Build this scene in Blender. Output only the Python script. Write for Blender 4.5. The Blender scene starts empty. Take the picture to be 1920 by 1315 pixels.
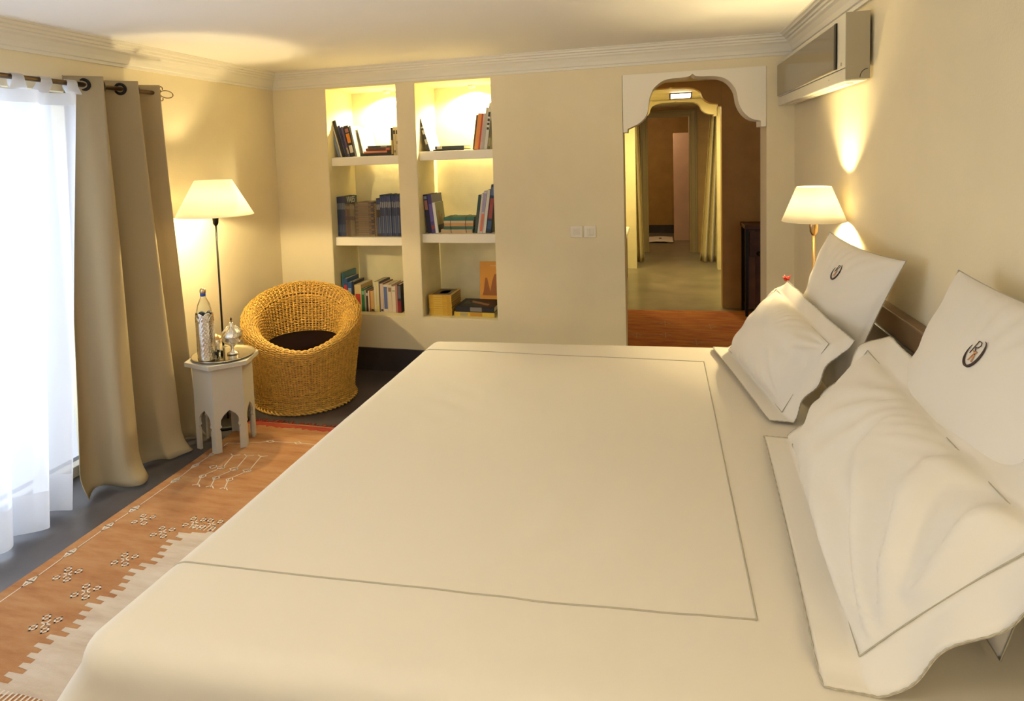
import bpy, bmesh, math, random
from mathutils import Vector, Matrix, noise
PI = math.pi
sc = bpy.context.scene
COL = sc.collection
random.seed(7)

# ------------------------------------------------------------------ camera
cam_d = bpy.data.cameras.new('camera'); cam = bpy.data.objects.new('camera', cam_d); COL.objects.link(cam)
R_ = Matrix(((0.95995451, 0.2780775, -0.03406236), (0.01217282, 0.08006801, 0.99671507), (0.27989134, -0.95721576, 0.07347666)))
cam.matrix_world = Matrix.Translation((0, 0, 1.647)) @ R_.transposed().to_4x4()
cam_d.sensor_width = 36; cam_d.lens = 1216.4 / 1920 * 36
cam_d.shift_x = (960 - 879.4) / 1920; cam_d.shift_y = (385.6 - 657.5) / 1920
cam_d.clip_start = 0.05; cam_d.clip_end = 100
sc.camera = cam

# ------------------------------------------------------------------ world, exposure
w = bpy.data.worlds.new('world'); sc.world = w; w.use_nodes = True
bg = w.node_tree.nodes['Background']; bg.inputs[0].default_value = (0.80, 0.88, 1.0, 1); bg.inputs[1].default_value = 1.0
vs = sc.view_settings
vs.view_transform = 'Standard'; vs.look = 'None'; vs.gamma = 1; vs.use_curve_mapping = False; vs.exposure = 0.18

# ------------------------------------------------------------------ lights
def light(kind, name, loc, power, color, size=0.05, rot=(0, 0, 0), **kw):
    d = bpy.data.lights.new(name, kind); d.energy = power; d.color = color
    if kind in ('POINT', 'SPOT'): d.shadow_soft_size = size
    if kind == 'AREA':
        d.shape = 'RECTANGLE'; d.size = size; d.size_y = kw.pop('size_y', size)
    for k, v in kw.items(): setattr(d, k, v)
    o = bpy.data.objects.new(name, d); COL.objects.link(o); o.location = loc; o.rotation_euler = rot
    return o
WARM = (1.0, 0.80, 0.41); WARM2 = (1.0, 0.84, 0.45)
light('AREA', 'window_daylight', (-3.5, 1.65, 1.50), 68, (0.70, 0.83, 1.0), 2.6, (0, -PI / 2, 0), size_y=1.9)
light('AREA', 'rear_fill_light', (-1.1, -1.12, 1.72), 4, (1.0, 0.90, 0.68), 2.4, (PI / 2, 0, 0), size_y=0.9)  # warm fill light added behind the camera
light('SPOT', 'added_uplight', (-0.9, -0.3, 1.85), 215, (1.0, 0.91, 0.70), 0.30, (math.radians(140), 0, 0), spot_size=1.95, spot_blend=0.6)  # unseen uplight added to brighten the ceiling and back wall
light('POINT', 'floor_lamp_light', (-2.67, 3.45, 1.405), 46, WARM, 0.03)
light('POINT', 'bedside_lamp_light', (0.70, 3.36, 1.37), 64, WARM, 0.03)
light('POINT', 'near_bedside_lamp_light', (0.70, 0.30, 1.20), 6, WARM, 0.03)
for x in (-2.13, -1.40):
    light('SPOT', 'niche_light', (x, 5.00, 2.165), 80, WARM2, 0.02, (0.04, 0, 0), spot_size=2.8, spot_blend=0.5)
light('AREA', 'bath_ceiling_light', (0.28, 8.5, 2.27), 26, (1.0, 0.82, 0.38), 0.16, (0, 0, 0), size_y=0.16)
light('AREA', 'bath_side_light', (-1.0, 8.4, 2.2), 30, (1.0, 0.82, 0.38), 0.3, (0, 0, 0), size_y=0.3)
light('POINT', 'vestibule_light', (-0.3, 5.9, 2.1), 2.4, (1.0, 0.64, 0.16), 0.08)
light('POINT', 'far_room_light', (-0.3, 11.9, 2.1), 14, (1.0, 0.72, 0.42), 0.08)

# ------------------------------------------------------------------ materials
MATS = {}
def mat(name, color, rough=0.6, metal=0.0, var=0.0, vscale=8.0, bump=0.0, bscale=60.0, **kw):
    m = bpy.data.materials.new(name); m.use_nodes = True
    nt = m.node_tree; p = nt.nodes['Principled BSDF']
    c = tuple(color) + (1,)
    p.inputs['Base Color'].default_value = c
    p.inputs['Roughness'].default_value = rough; p.inputs['Metallic'].default_value = metal
    for k, v in kw.items(): p.inputs[k].default_value = v
    tc = nt.nodes.new('ShaderNodeTexCoord')
    if var > 0:
        n = nt.nodes.new('ShaderNodeTexNoise'); n.inputs['Scale'].default_value = vscale; n.inputs['Detail'].default_value = 6
        nt.links.new(tc.outputs['Object'], n.inputs['Vector'])
        r = nt.nodes.new('ShaderNodeValToRGB')
        r.color_ramp.elements[0].position = 0.3; r.color_ramp.elements[1].position = 0.7
        r.color_ramp.elements[0].color = tuple(max(0, x * (1 - var)) for x in color) + (1,)
        r.color_ramp.elements[1].color = tuple(min(1, x * (1 + var)) for x in color) + (1,)
        nt.links.new(n.outputs['Fac'], r.inputs['Fac']); nt.links.new(r.outputs['Color'], p.inputs['Base Color'])
    if bump > 0:
        n2 = nt.nodes.new('ShaderNodeTexNoise'); n2.inputs['Scale'].default_value = bscale; n2.inputs['Detail'].default_value = 4
        nt.links.new(tc.outputs['Object'], n2.inputs['Vector'])
        b = nt.nodes.new('ShaderNodeBump'); b.inputs['Strength'].default_value = bump; b.inputs['Distance'].default_value = 0.01
        nt.links.new(n2.outputs['Fac'], b.inputs['Height']); nt.links.new(b.outputs['Normal'], p.inputs['Normal'])
    MATS[name] = m
    return m
def cmat(rgb, rough=0.55):
    k = 'book_%.2f_%.2f_%.2f' % tuple(rgb)
    return MATS.get(k) or mat(k, rgb, rough)
def cloth(name, color, trans, clear=0.0, bump=0.0, bscale=300, wavescale=0):
    m = bpy.data.materials.new(name); m.use_nodes = True; nt = m.node_tree; nt.nodes.clear()
    out = nt.nodes.new('ShaderNodeOutputMaterial')
    d = nt.nodes.new('ShaderNodeBsdfDiffuse'); d.inputs[0].default_value = tuple(color) + (1,)
    t = nt.nodes.new('ShaderNodeBsdfTranslucent'); t.inputs[0].default_value = tuple(color) + (1,)
    mx = nt.nodes.new('ShaderNodeMixShader'); mx.inputs[0].default_value = trans
    nt.links.new(d.outputs[0], mx.inputs[1]); nt.links.new(t.outputs[0], mx.inputs[2])
    last = mx
    if clear > 0:
        c = nt.nodes.new('ShaderNodeBsdfTransparent'); m2 = nt.nodes.new('ShaderNodeMixShader'); m2.inputs[0].default_value = clear
        nt.links.new(mx.outputs[0], m2.inputs[1]); nt.links.new(c.outputs[0], m2.inputs[2]); last = m2
    if bump > 0:
        tc = nt.nodes.new('ShaderNodeTexCoord'); n2 = nt.nodes.new('ShaderNodeTexNoise'); n2.inputs['Scale'].default_value = bscale
        b = nt.nodes.new('ShaderNodeBump'); b.inputs['Strength'].default_value = bump; b.inputs['Distance'].default_value = 0.005
        nt.links.new(tc.outputs['Object'], n2.inputs['Vector']); nt.links.new(n2.outputs['Fac'], b.inputs['Height'])
        nt.links.new(b.outputs['Normal'], d.inputs['Normal'])
    nt.links.new(last.outputs[0], out.inputs[0])
    MATS[name] = m
    return m
def emit(name, color, s):
    m = bpy.data.materials.new(name); m.use_nodes = True; nt = m.node_tree
    p = nt.nodes['Principled BSDF']; p.inputs['Emission Color'].default_value = tuple(color) + (1,); p.inputs['Emission Strength'].default_value = s
    p.inputs['Base Color'].default_value = (0.8, 0.8, 0.8, 1)
    MATS[name] = m
    return m
wall_m = mat('wall_plaster', (0.77, 0.67, 0.46), 0.75, var=0.03, vscale=3, bump=0.08, bscale=120)
niche_m = mat('niche_plaster', (0.76, 0.68, 0.43), 0.7, var=0.06, vscale=7, bump=0.15, bscale=14)
ceil_m = mat('ceiling_paint', (0.88, 0.85, 0.80), 0.85, var=0.01, vscale=2)
cornice_m = mat('cornice_paint', (0.76, 0.72, 0.62), 0.6)
arch_m = mat('arch_paint', (0.86, 0.80, 0.67), 0.6)
hall_m = mat('hall_plaster', (0.46, 0.27, 0.07), 0.6, var=0.10, vscale=5, bump=0.1, bscale=30)
bath_m = mat('bath_plaster', (0.72, 0.64, 0.38), 0.6, var=0.05, vscale=5)
pink_m = mat('pink_plaster', (0.66, 0.45, 0.36), 0.6, var=0.06, vscale=4)
base_m = mat('baseboard_stone', (0.045, 0.035, 0.034), 0.35, var=0.25, vscale=9)
floor_m = mat('floor_concrete', (0.062, 0.056, 0.060), 0.38, var=0.30, vscale=3.5, bump=0.05, bscale=25)
hallfloor_m = mat('hall_concrete', (0.21, 0.18, 0.12), 0.28, var=0.22, vscale=3.0, bump=0.05, bscale=20)
white_paint = mat('white_painted_wood', (0.48, 0.44, 0.35), 0.45, bump=0.03, bscale=40)
linen_m = cloth('white_linen', (0.74, 0.69, 0.61), 0.04, bump=0.25, bscale=7)
spread_m = mat('bedspread_cotton', (0.66, 0.60, 0.50), 0.8, bump=0.35, bscale=4.5)
stitch_m = mat('grey_stitching', (0.40, 0.36, 0.27), 0.8)
wicker_m = mat('wicker', (0.62, 0.36, 0.07), 0.42, var=0.30, vscale=55)
wicker_dark = mat('wicker_core', (0.13, 0.06, 0.015), 0.7)
cushion_m = mat('dark_cushion', (0.007, 0.002, 0.002), 1.0, **{'Specular IOR Level': 0.1})
black_m = mat('black_iron', (0.015, 0.012, 0.010), 0.4, metal=0.6)
bronze_m = mat('bronze', (0.16, 0.10, 0.05), 0.35, metal=0.9)
brass_m = mat('brass', (0.55, 0.36, 0.16), 0.3, metal=1.0)
silver_m = mat('silver', (0.80, 0.76, 0.68), 0.16, metal=1.0, bump=0.25, bscale=120)
tray_m = mat('silver_tray', (0.62, 0.58, 0.50), 0.14, metal=1.0)
gold_m = mat('gold_cap', (0.85, 0.65, 0.35), 0.25, metal=1.0)
blue_m = mat('blue_ring', (0.03, 0.09, 0.40), 0.4)
glass_m = mat('bottle_glass', (0.93, 0.96, 0.97), 0.03, **{'Transmission Weight': 1.0, 'IOR': 1.25})
pane_m = cloth('window_pane', (0.9, 0.95, 1.0), 0.0, 0.92)
shade_m = cloth('lamp_shade', (0.97, 0.94, 0.85), 0.82)
curtain_m = cloth('beige_curtain', (0.43, 0.35, 0.22), 0.14, bump=0.15, bscale=400)
sheer_m = cloth('sheer_curtain', (0.86, 0.88, 0.94), 0.62, 0.30)
hem_m = cloth('sheer_hem', (0.80, 0.82, 0.87), 0.38, 0.06)
bathcurt_m = cloth('olive_curtain', (0.66, 0.55, 0.28), 0.15)
ac_m = mat('ac_plastic', (0.62, 0.58, 0.48), 0.4)
ac_side = mat('ac_side_plastic', (0.36, 0.31, 0.21), 0.45)
ac_white = mat('ac_white_plastic', (0.82, 0.76, 0.60), 0.4)
ac_glass = mat('ac_mirror_panel', (0.23, 0.185, 0.12), 0.12, metal=0.55)
darkwood = mat('dark_wood', (0.075, 0.026, 0.010), 0.6, var=0.3, vscale=10)
headb_m = mat('headboard_brown', (0.17, 0.10, 0.05), 0.5, var=0.1)
headd_m = mat('headboard_dark', (0.03, 0.025, 0.028), 0.5)
switch_m = mat('switch_plastic', (0.80, 0.74, 0.62), 0.35)
switch_i = mat('switch_rocker', (0.70, 0.65, 0.55), 0.35)
red_m = mat('red_petal', (0.62, 0.03, 0.02), 0.5)
green_m = mat('stem_green', (0.06, 0.16, 0.04), 0.6)
towel_m = mat('white_towel', (0.80, 0.74, 0.70), 0.9, bump=0.3, bscale=150)
orange_thread = mat('orange_thread', (0.62, 0.30, 0.12), 0.7)
dark_thread = mat('dark_thread', (0.05, 0.025, 0.02), 0.7)
page_m = mat('paper_pages', (0.66, 0.58, 0.42), 0.8)
bulb_m = emit('bulb', (1.0, 0.8, 0.5), 25)
bathlamp_m = emit('ceiling_lamp_glass', (1.0, 0.93, 0.8), 14)
tub_m = mat('tub_enamel', (0.85, 0.82, 0.75), 0.2)
tubside_m = mat('tub_side', (0.16, 0.11, 0.045), 0.4, var=0.2)

def rug_material(name, c1, c2, c3):
    m = mat(name, c1, 0.9); nt = m.node_tree; p = nt.nodes['Principled BSDF']
    tc = nt.nodes.new('ShaderNodeTexCoord'); mp = nt.nodes.new('ShaderNodeMapping'); mp.inputs['Scale'].default_value = (1.6, 7.0, 1)
    n = nt.nodes.new('ShaderNodeTexNoise'); n.inputs['Scale'].default_value = 2.2; n.inputs['Detail'].default_value = 8; n.inputs['Roughness'].default_value = 0.65
    r = nt.nodes.new('ShaderNodeValToRGB'); e = r.color_ramp.elements
    e[0].position = 0.30; e[0].color = tuple(c2) + (1,); e[1].position = 0.72; e[1].color = tuple(c3) + (1,)
    k = e.new(0.5); k.color = tuple(c1) + (1,)
    nt.links.new(tc.outputs['Object'], mp.inputs['Vector']); nt.links.new(mp.outputs[0], n.inputs['Vector'])
    nt.links.new(n.outputs['Fac'], r.inputs['Fac']); nt.links.new(r.outputs['Color'], p.inputs['Base Color'])
    n2 = nt.nodes.new('ShaderNodeTexWave'); n2.bands_direction = 'Y'; n2.inputs['Scale'].default_value = 120; n2.inputs['Distortion'].default_value = 2.5
    b = nt.nodes.new('ShaderNodeBump'); b.inputs['Strength'].default_value = 0.4; b.inputs['Distance'].default_value = 0.003
    nt.links.new(tc.outputs['Object'], n2.inputs['Vector']); nt.links.new(n2.outputs['Fac'], b.inputs['Height']); nt.links.new(b.outputs['Normal'], p.inputs['Normal'])
    return m
rug_m = rug_material('rug_orange', (0.37, 0.17, 0.060), (0.28, 0.105, 0.03), (0.42, 0.235, 0.10))
rug_white = rug_material('rug_cream', (0.52, 0.43, 0.34), (0.44, 0.34, 0.26), (0.60, 0.52, 0.44))
rug_red = rug_material('rug_red', (0.34, 0.035, 0.015), (0.22, 0.02, 0.01), (0.42, 0.07, 0.02))
runner_m = rug_material('runner_orange', (0.42, 0.12, 0.012), (0.28, 0.05, 0.006), (0.50, 0.20, 0.02))
rug_thread = mat('rug_thread', (0.60, 0.50, 0.40), 0.9)
runner_thread = mat('runner_thread', (0.42, 0.22, 0.08), 0.9)

# ------------------------------------------------------------------ mesh helpers
class MB:
    def __init__(s): s.v = []; s.f = []; s.sm = []
    def add(s, vs_, fs, smooth=False):
        o = len(s.v); s.v += [tuple(p) for p in vs_]; s.f += [tuple(i + o for i in f) for f in fs]; s.sm += [smooth] * len(fs); return s
    def box(s, x0, x1, y0, y1, z0, z1):
        return s.add([(x0, y0, z0), (x1, y0, z0), (x1, y1, z0), (x0, y1, z0), (x0, y0, z1), (x1, y0, z1), (x1, y1, z1), (x0, y1, z1)],
                     [(0, 3, 2, 1), (4, 5, 6, 7), (0, 1, 5, 4), (1, 2, 6, 5), (2, 3, 7, 6), (3, 0, 4, 7)])
    def prism(s, poly, a, b, axis='y'):
        n = len(poly)
        def P(p, q): return (p[0], q, p[1]) if axis == 'y' else ((p[0], p[1], q) if axis == 'z' else (q, p[0], p[1]))
        vs_ = [P(p, a) for p in poly] + [P(p, b) for p in poly]
        fs = [tuple(range(n)), tuple(range(2 * n - 1, n - 1, -1))] + [(i, i + n, (i + 1) % n + n, (i + 1) % n) for i in range(n)]
        return s.add(vs_, fs)
    def tube(s, path, r, n=8, closed=False, cap=True, smooth=True):
        path = [Vector(p) for p in path]; m = len(path); rs = r if isinstance(r, (list, tuple)) else [r] * m
        up = Vector((0, 0, 1)); vs_ = []; prev = None
        for i, p in enumerate(path):
            a = path[(i - 1) % m] if (closed or i > 0) else p; b = path[(i + 1) % m] if (closed or i < m - 1) else p
            t = (b - a).normalized() if (b - a).length > 1e-9 else Vector((0, 0, 1))
            if prev is None:
                q = up if abs(t.dot(up)) < 0.9 else Vector((1, 0, 0)); u = t.cross(q).normalized()
            else: u = (prev - t * prev.dot(t)).normalized()
            prev = u; v = t.cross(u)
            for k in range(n): vs_.append(p + (u * math.cos(2 * PI * k / n) + v * math.sin(2 * PI * k / n)) * rs[i])
        fs = []
        for i in range(m if closed else m - 1):
            j = (i + 1) % m
            for k in range(n): fs.append((i * n + k, i * n + (k + 1) % n, j * n + (k + 1) % n, j * n + k))
        if cap and not closed: fs += [tuple(range(n - 1, -1, -1)), tuple(range((m - 1) * n, m * n))]
        return s.add(vs_, fs, smooth)
    def lathe(s, prof, c=(0, 0, 0), n=32, smooth=True, sx=1, sy=1):
        vs_ = []; fs = []
        for r, z in prof:
            for k in range(n): vs_.append((c[0] + sx * r * math.cos(2 * PI * k / n), c[1] + sy * r * math.sin(2 * PI * k / n), c[2] + z))
        for i in range(len(prof) - 1):
            for k in range(n): fs.append((i * n + k, i * n + (k + 1) % n, (i + 1) * n + (k + 1) % n, (i + 1) * n + k))
        return s.add(vs_, fs, smooth)
    def grid(s, fn, nu, nv, smooth=True, wrap=False):
        vs_ = [fn(i / nu, j / nv) for i in range(nu + 1) for j in range(nv + 1)]
        fs = [(i * (nv + 1) + j, (i + 1) * (nv + 1) + j, (i + 1) * (nv + 1) + j + 1, i * (nv + 1) + j + 1) for i in range(nu) for j in range(nv)]
        return s.add(vs_, fs, smooth)
    def sphere(s, c, r, n=16, m=10, sz=1):
        return s.lathe([(max(1e-4, r * math.sin(PI * i / m)), -r * sz * math.cos(PI * i / m)) for i in range(m + 1)], c, n)
    def build(s, name, m, parent=None, bevel=0.0, solid=0.0, kind=None, label=None):
        o0 = Vector(parent['_o']) if (parent is not None and '_o' in parent) else Vector((0, 0, 0))
        me = bpy.data.meshes.new(name)
        me.from_pydata([tuple(Vector(p) - o0) for p in s.v], [], s.f); me.validate(); me.update()
        for p, q in zip(me.polygons, s.sm): p.use_smooth = q
        bm = bmesh.new(); bm.from_mesh(me); bmesh.ops.recalc_face_normals(bm, faces=bm.faces[:]) ; bm.to_mesh(me); bm.free()
        me.materials.append(m)
        o = bpy.data.objects.new(name, me); COL.objects.link(o)
        if parent is not None: o.parent = parent; o['_o'] = tuple(o0)
        if bevel > 0:
            b = o.modifiers.new('bevel', 'BEVEL'); b.width = bevel; b.segments = 2; b.limit_method = 'ANGLE'; b.angle_limit = 0.6
        if solid != 0:
            b = o.modifiers.new('solid', 'SOLIDIFY'); b.thickness = solid; b.offset = 0
        if kind: o['kind'] = kind
        if label: o['label'] = label
        return o
def tag(o, label, cat, group=None):
    o['label'] = label; o['category'] = cat
    if group: o['group'] = group
    return o
def thing(name, label, cat, loc, group=None):
    o = bpy.data.objects.new(name, None); COL.objects.link(o); o.location = loc; o['_o'] = tuple(loc); o.empty_display_size = 0.05
    return tag(o, label, cat, group)
def struct(mb, name, m, **k): return mb.build(name, m, kind='structure', **k)
def copy_tree(o, delta, parent=None):
    c = o.copy(); COL.objects.link(c)
    if parent is None: c.location = Vector(o.location) + Vector(delta)
    else: c.parent = parent
    for ch in list(o.children): copy_tree(ch, delta, c)
    return c
def text_mesh(s, size, name, m, parent, mw, extrude=0.0004, font_scale=(1, 1)):
    cu = bpy.data.curves.new(name, 'FONT'); cu.body = s; cu.size = size; cu.extrude = extrude; cu.align_x = 'CENTER'; cu.align_y = 'CENTER'
    t = bpy.data.objects.new(name, cu); COL.objects.link(t)
    bpy.context.view_layer.update()
    me = bpy.data.meshes.new_from_object(t); bpy.data.objects.remove(t)
    me.transform(Matrix.Diagonal((font_scale[0], font_scale[1], 1, 1))); me.transform(mw)
    me.transform(Matrix.Translation(-Vector(parent['_o'])))
    me.materials.clear(); me.materials.append(m)
    o = bpy.data.objects.new(name, me); COL.objects.link(o); o.parent = parent; o['_o'] = tuple(parent['_o'])
    return o

# ------------------------------------------------------------------ room shell
WX0, WX1, WY, CZ, NY = -2.95, 0.845, 4.6, 2.36, -1.2
N0, N1, N2, N3 = -2.486, -1.89, -1.745, -1.15           # niche edges
D0, D1, DT = -0.227, 0.680, 2.172                        # doorway
struct(MB().box(WX0 - .3, WX1 + .3, NY - .2, 4.74, -0.1, 0), 'floor', floor_m)
struct(MB().box(-1.6, 2.2, 4.74, 14.2, -0.1, 0), 'floor_hall', hallfloor_m)
struct(MB().box(WX0 - .3, WX1 + .3, NY - .2, 5.15, CZ, CZ + .1), 'ceiling', ceil_m)
wb = MB()
wb.box(WX0 - .3, N0, WY, WY + .5, 0, CZ); wb.box(N1, N2, WY, WY + .5, .43, 2.222); wb.box(N3, -1.0, WY, WY + .5, 0, CZ)
wb.box(N0, N3, WY, WY + .5, 0, .43); wb.box(N0, N3, WY, WY + .5, 2.222, CZ)
wb.box(-1.0, D0, WY, WY + .266, 0, CZ); wb.box(D1, WX1 + .3, WY, WY + .266, 0, CZ); wb.box(D0, D1, WY, WY + .266, DT, CZ)
struct(wb, 'wall_back', wall_m)
for a, b in ((N0, N1), (N2, N3)):                       # plaster lining of the niches
    q = MB(); t = .004
    q.box(a, a + t, WY + .003, WY + .46, .43, 2.222); q.box(b - t, b, WY + .003, WY + .46, .43, 2.222)
    q.box(a, b, WY + .456, WY + .5, .43, 2.222); q.box(a, b, WY + .003, WY + .46, .43, .44); q.box(a, b, WY + .003, WY + .46, 2.218, 2.222)
    struct(q, 'trim_niche', niche_m)
wl = MB(); wy0, wy1, wzt = 0.15, 2.86, 2.06
wl.box(WX0 - .3, WX0, NY, wy0, 0, CZ); wl.box(WX0 - .3, WX0, wy1, WY, 0, CZ); wl.box(WX0 - .3, WX0, wy0, wy1, wzt, CZ)
struct(wl, 'wall_left', wall_m)
struct(MB().box(WX1, WX1 + .3, NY, WY, 0, CZ), 'wall_right', wall_m)
wf = MB(); wf.box(WX0 - .3, -2.5, NY - .2, NY, 0, CZ); wf.box(.3, WX1 + .3, NY - .2, NY, 0, CZ); wf.box(-2.5, .3, NY - .2, NY, 0, .8); wf.box(-2.5, .3, NY - .2, NY, 2.2, CZ)
struct(wf, 'wall_front', wall_m)
# windows
g = MB(); f = .06
for (a, b, c, d) in ((wy0, wy1, 0, f), (wy0, wy1, wzt - f, wzt), (wy0, wy0 + f, f, wzt - f), (wy1 - f, wy1, f, wzt - f), (1.47, 1.53, f, wzt - f)):
    g.box(WX0 - .14, WX0 - .08, a, b, c, d)
win = struct(g, 'window_1', white_paint, bevel=.004)
for a, b in ((wy0 + f, 1.47), (1.53, wy1 - f)): MB().box(WX0 - .113, WX0 - .107, a, b, f, wzt - f).build('pane', pane_m, win)
g = MB()
for (a, b, c, d) in ((-2.5, .3, .8, .86), (-2.5, .3, 2.14, 2.2), (-2.5, -2.44, .86, 2.14), (.24, .3, .86, 2.14)): g.box(a, b, NY - .12, NY - .06, c, d)
struct(g, 'added_window', white_paint)  # unseen front window, added to go with the rear fill light
# cornice (profile: distance from wall, height below ceiling)
prof = [(0, -.128), (.012, -.128), (.014, -.112), (.022, -.108), (.030, -.085), (.046, -.060), (.058, -.050), (.060, -.040), (.070, -.036), (.072, -.024), (.088, -.020), (.092, -.008), (.104, -.006), (.106, 0)]
def cornice(name, axis, w, sgn, a, b):
    q = MB(); vs_ = []
    for d, z in prof + [(0, 0)]:
        for e, c in ((a, -1), (b, 1)):
            off = -c * d                                       # mitred corners
            vs_.append((w + sgn * d, e + off, CZ + z) if axis == 'y' else (e + off, w + sgn * d, CZ + z))
    n = len(prof) + 1
    fs = [(2 * i, 2 * i + 1, 2 * ((i + 1) % n) + 1, 2 * ((i + 1) % n)) for i in range(n)]
    q.add(vs_, fs); struct(q, name, cornice_m)
cornice('trim_1', 'x', WY, -1, WX0, WX1); cornice('trim_2', 'y', WX0, 1, NY, WY); cornice('trim_3', 'y', WX1, -1, NY, WY); cornice('trim_4', 'x', NY, 1, WX0, WX1)
bz = .182
struct(MB().box(WX0, D0 - .012, WY - .014, WY, 0, bz), 'baseboard_back', base_m, bevel=.003)
struct(MB().box(D1 + .01, WX1, WY - .014, WY, 0, bz), 'baseboard_corner', base_m, bevel=.003)
bl = MB(); bl.box(WX0, WX0 + .014, wy1 + .02, WY - .014, 0, bz)
struct(bl, 'baseboard_left', base_m, bevel=.003)
struct(MB().box(WX1 - .014, WX1, NY, WY - .014, 0, bz), 'baseboard_right', base_m, bevel=.003)
# niche shelves (built in, gap of 6 cm behind each)
for a, b, zz_ in ((N0, N1, (1.685, 1.05)), (N2, N3, (1.705, 1.075))):
    for z in zz_: struct(MB().box(a + .004, b - .004, WY + .05, WY + (.385 if z > 1.5 else .432), z - .068, z), 'trim_shelf', arch_m, bevel=.003)
# scalloped arch panel
ARCH = [(-0.224, 1.783), (-0.196, 1.783), (-0.194, 1.807), (-0.156, 1.823), (-0.122, 1.839), (-0.091, 1.864), (-0.068, 1.897), (-0.057, 1.935), (-0.052, 1.984), (-0.044, 2.019), (-0.026, 2.063), (0.004, 2.094), (0.034, 2.114), (0.071, 2.126), (0.121, 2.130), (0.18, 2.132), (0.212, 2.139), (0.228, 2.152), (0.245, 2.138), (0.28, 2.131), (0.343, 2.129), (0.392, 2.122), (0.430, 2.108), (0.461, 2.084), (0.488, 2.046), (0.502, 2.008), (0.510, 1.956), (0.526, 1.911), (0.55, 1.873), (0.58, 1.845), (0.611, 1.830), (0.645, 1.823), (0.647, 1.786), (0.678, 1.784)]
def smooth_poly(pts, keep):
    out = []
    for i, p in enumerate(pts):
        out.append(p)
        if i < len(pts) - 1 and not (i in keep or i + 1 in keep):
            a = Vector(pts[max(i - 1, 0)]); b = Vector(p); c = Vector(pts[i + 1]); d = Vector(pts[min(i + 2, len(pts) - 1)])
            out.append(tuple((b + c) * .5625 - (a + d) * .0625))
    return out
ARCH = smooth_poly(ARCH, {0, 1, 2, 17, 31, 32, 33})
def arch_panel(x0, x1, top, sc_x, sc_z, cx, y0, y1, m, name):
    xs = [(cx + (p[0] - .226) * sc_x, top - (DT - p[1]) * sc_z) for p in ARCH]
    q = MB(); n = len(xs)
    # strips of quads between the scalloped line and the straight top edge
    for i in range(n - 1):
        (a, za), (b, zb) = xs[i], xs[i + 1]
        if abs(b - a) < 1e-6: b = a + 1e-5
        q.add([(a, y0, za), (b, y0, zb), (b, y0, top), (a, y0, top), (a, y1, za), (b, y1, zb), (b, y1, top), (a, y1, top)],
              [(0, 1, 2, 3), (7, 6, 5, 4), (0, 4, 5, 1)])
    return struct(q, name, m)
arch_panel(D0, D1, DT, 1, 1, .226, WY - .004, WY + .20, arch_m, 'trim_arch')

# ------------------------------------------------------------------ hallway beyond the arch
hw = MB(); hw.box(-.9, -.8, 4.866, 7.1, 0, 2.35); hw.box(1.45, 1.55, 4.866, 7.1, 0, 2.35)
hw.box(-.9, -.227, 4.866, 4.87, 0, 2.35); struct(hw, 'wall_vestibule', hall_m)
struct(MB().box(-1.6, 2.2, 4.86, 14.2, 2.35, 2.45), 'ceiling_hall', bath_m)
a2l, a2r = -.36, .63
w2 = MB(); w2.box(-.9, a2l, 7.1, 7.25, 0, 2.35); w2.box(a2r, 1.55, 7.1, 7.25, 0, 2.35); w2.box(a2l, a2r, 7.1, 7.25, 2.32, 2.35)
struct(w2, 'wall_hall_front', hall_m)
k2 = (a2r - a2l) / (D1 - D0)
arch_panel(a2l, a2r, 2.32, k2, .60, (a2l + a2r) / 2, 7.10, 7.25, hall_m, 'trim_hall_arch')
hb = MB(); hb.box(-1.15, -1.05, 7.25, 9.4, 0, 2.35); hb.box(.84, .94, 7.25, 9.4, 0, 2.35); struct(hb, 'wall_bath', bath_m)
a3l, a3r = -.30, .775
w3 = MB(); w3.box(-1.15, a3l, 9.4, 9.56, 0, 2.35); w3.box(a3r, .94, 9.4, 9.56, 0, 2.35); w3.box(a3l, a3r, 9.4, 9.56, 2.335, 2.35)
struct(w3, 'wall_bath_back', bath_m)
k3 = (a3r - a3l) / (D1 - D0)
arch_panel(a3l, a3r, 2.335, k3, .62, (a3l + a3r) / 2, 9.38, 9.56, bath_m, 'trim_bath_arch')
w4 = MB(); w4.box(-1.5, -1.4, 9.56, 11, 0, 2.35); w4.box(1.5, 1.6, 9.56, 11, 0, 2.35)
w4.box(-1.5, -.15, 11, 11.12, 0, 2.35); w4.box(.485, 1.6, 11, 11.12, 0, 2.35); w4.box(-.15, .485, 11, 11.12, 2.187, 2.35)
struct(w4, 'wall_passage', hall_m)
fr = MB()
for x0, x1, z0, z1 in ((-.27, -.15, 0, 2.30), (.485, .605, 0, 2.30), (-.15, .485, 2.187, 2.30)):
    fr.box(x0, x1, 10.965, 11, z0, z1)
for x0, x1, z0, z1 in ((-.24, -.18, 0, 2.27), (.515, .575, 0, 2.27), (-.18, .515, 2.215, 2.27)):
    fr.box(x0, x1, 10.95, 10.965, z0, z1)
struct(fr, 'door_1', mat('door_frame_paint', (0.34, 0.25, 0.10), 0.5), bevel=.004)
w5 = MB(); w5.box(-1.5, -1.4, 11.12, 13.7, 0, 2.35); w5.box(1.5, 1.6, 11.12, 13.7, 0, 2.35); w5.box(-1.5, 1.6, 13.6, 13.7, 0, 2.35)
struct(w5, 'wall_far', hall_m)
struct(MB().box(-1.4, 1.5, 13.58, 13.6, 0, .16), 'baseboard_far', base_m)
pp = MB(); pp.box(.275, 1.5, 12.4, 12.52, 0, 1.965); struct(pp, 'wall_partition', pink_m, bevel=.006)

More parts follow.
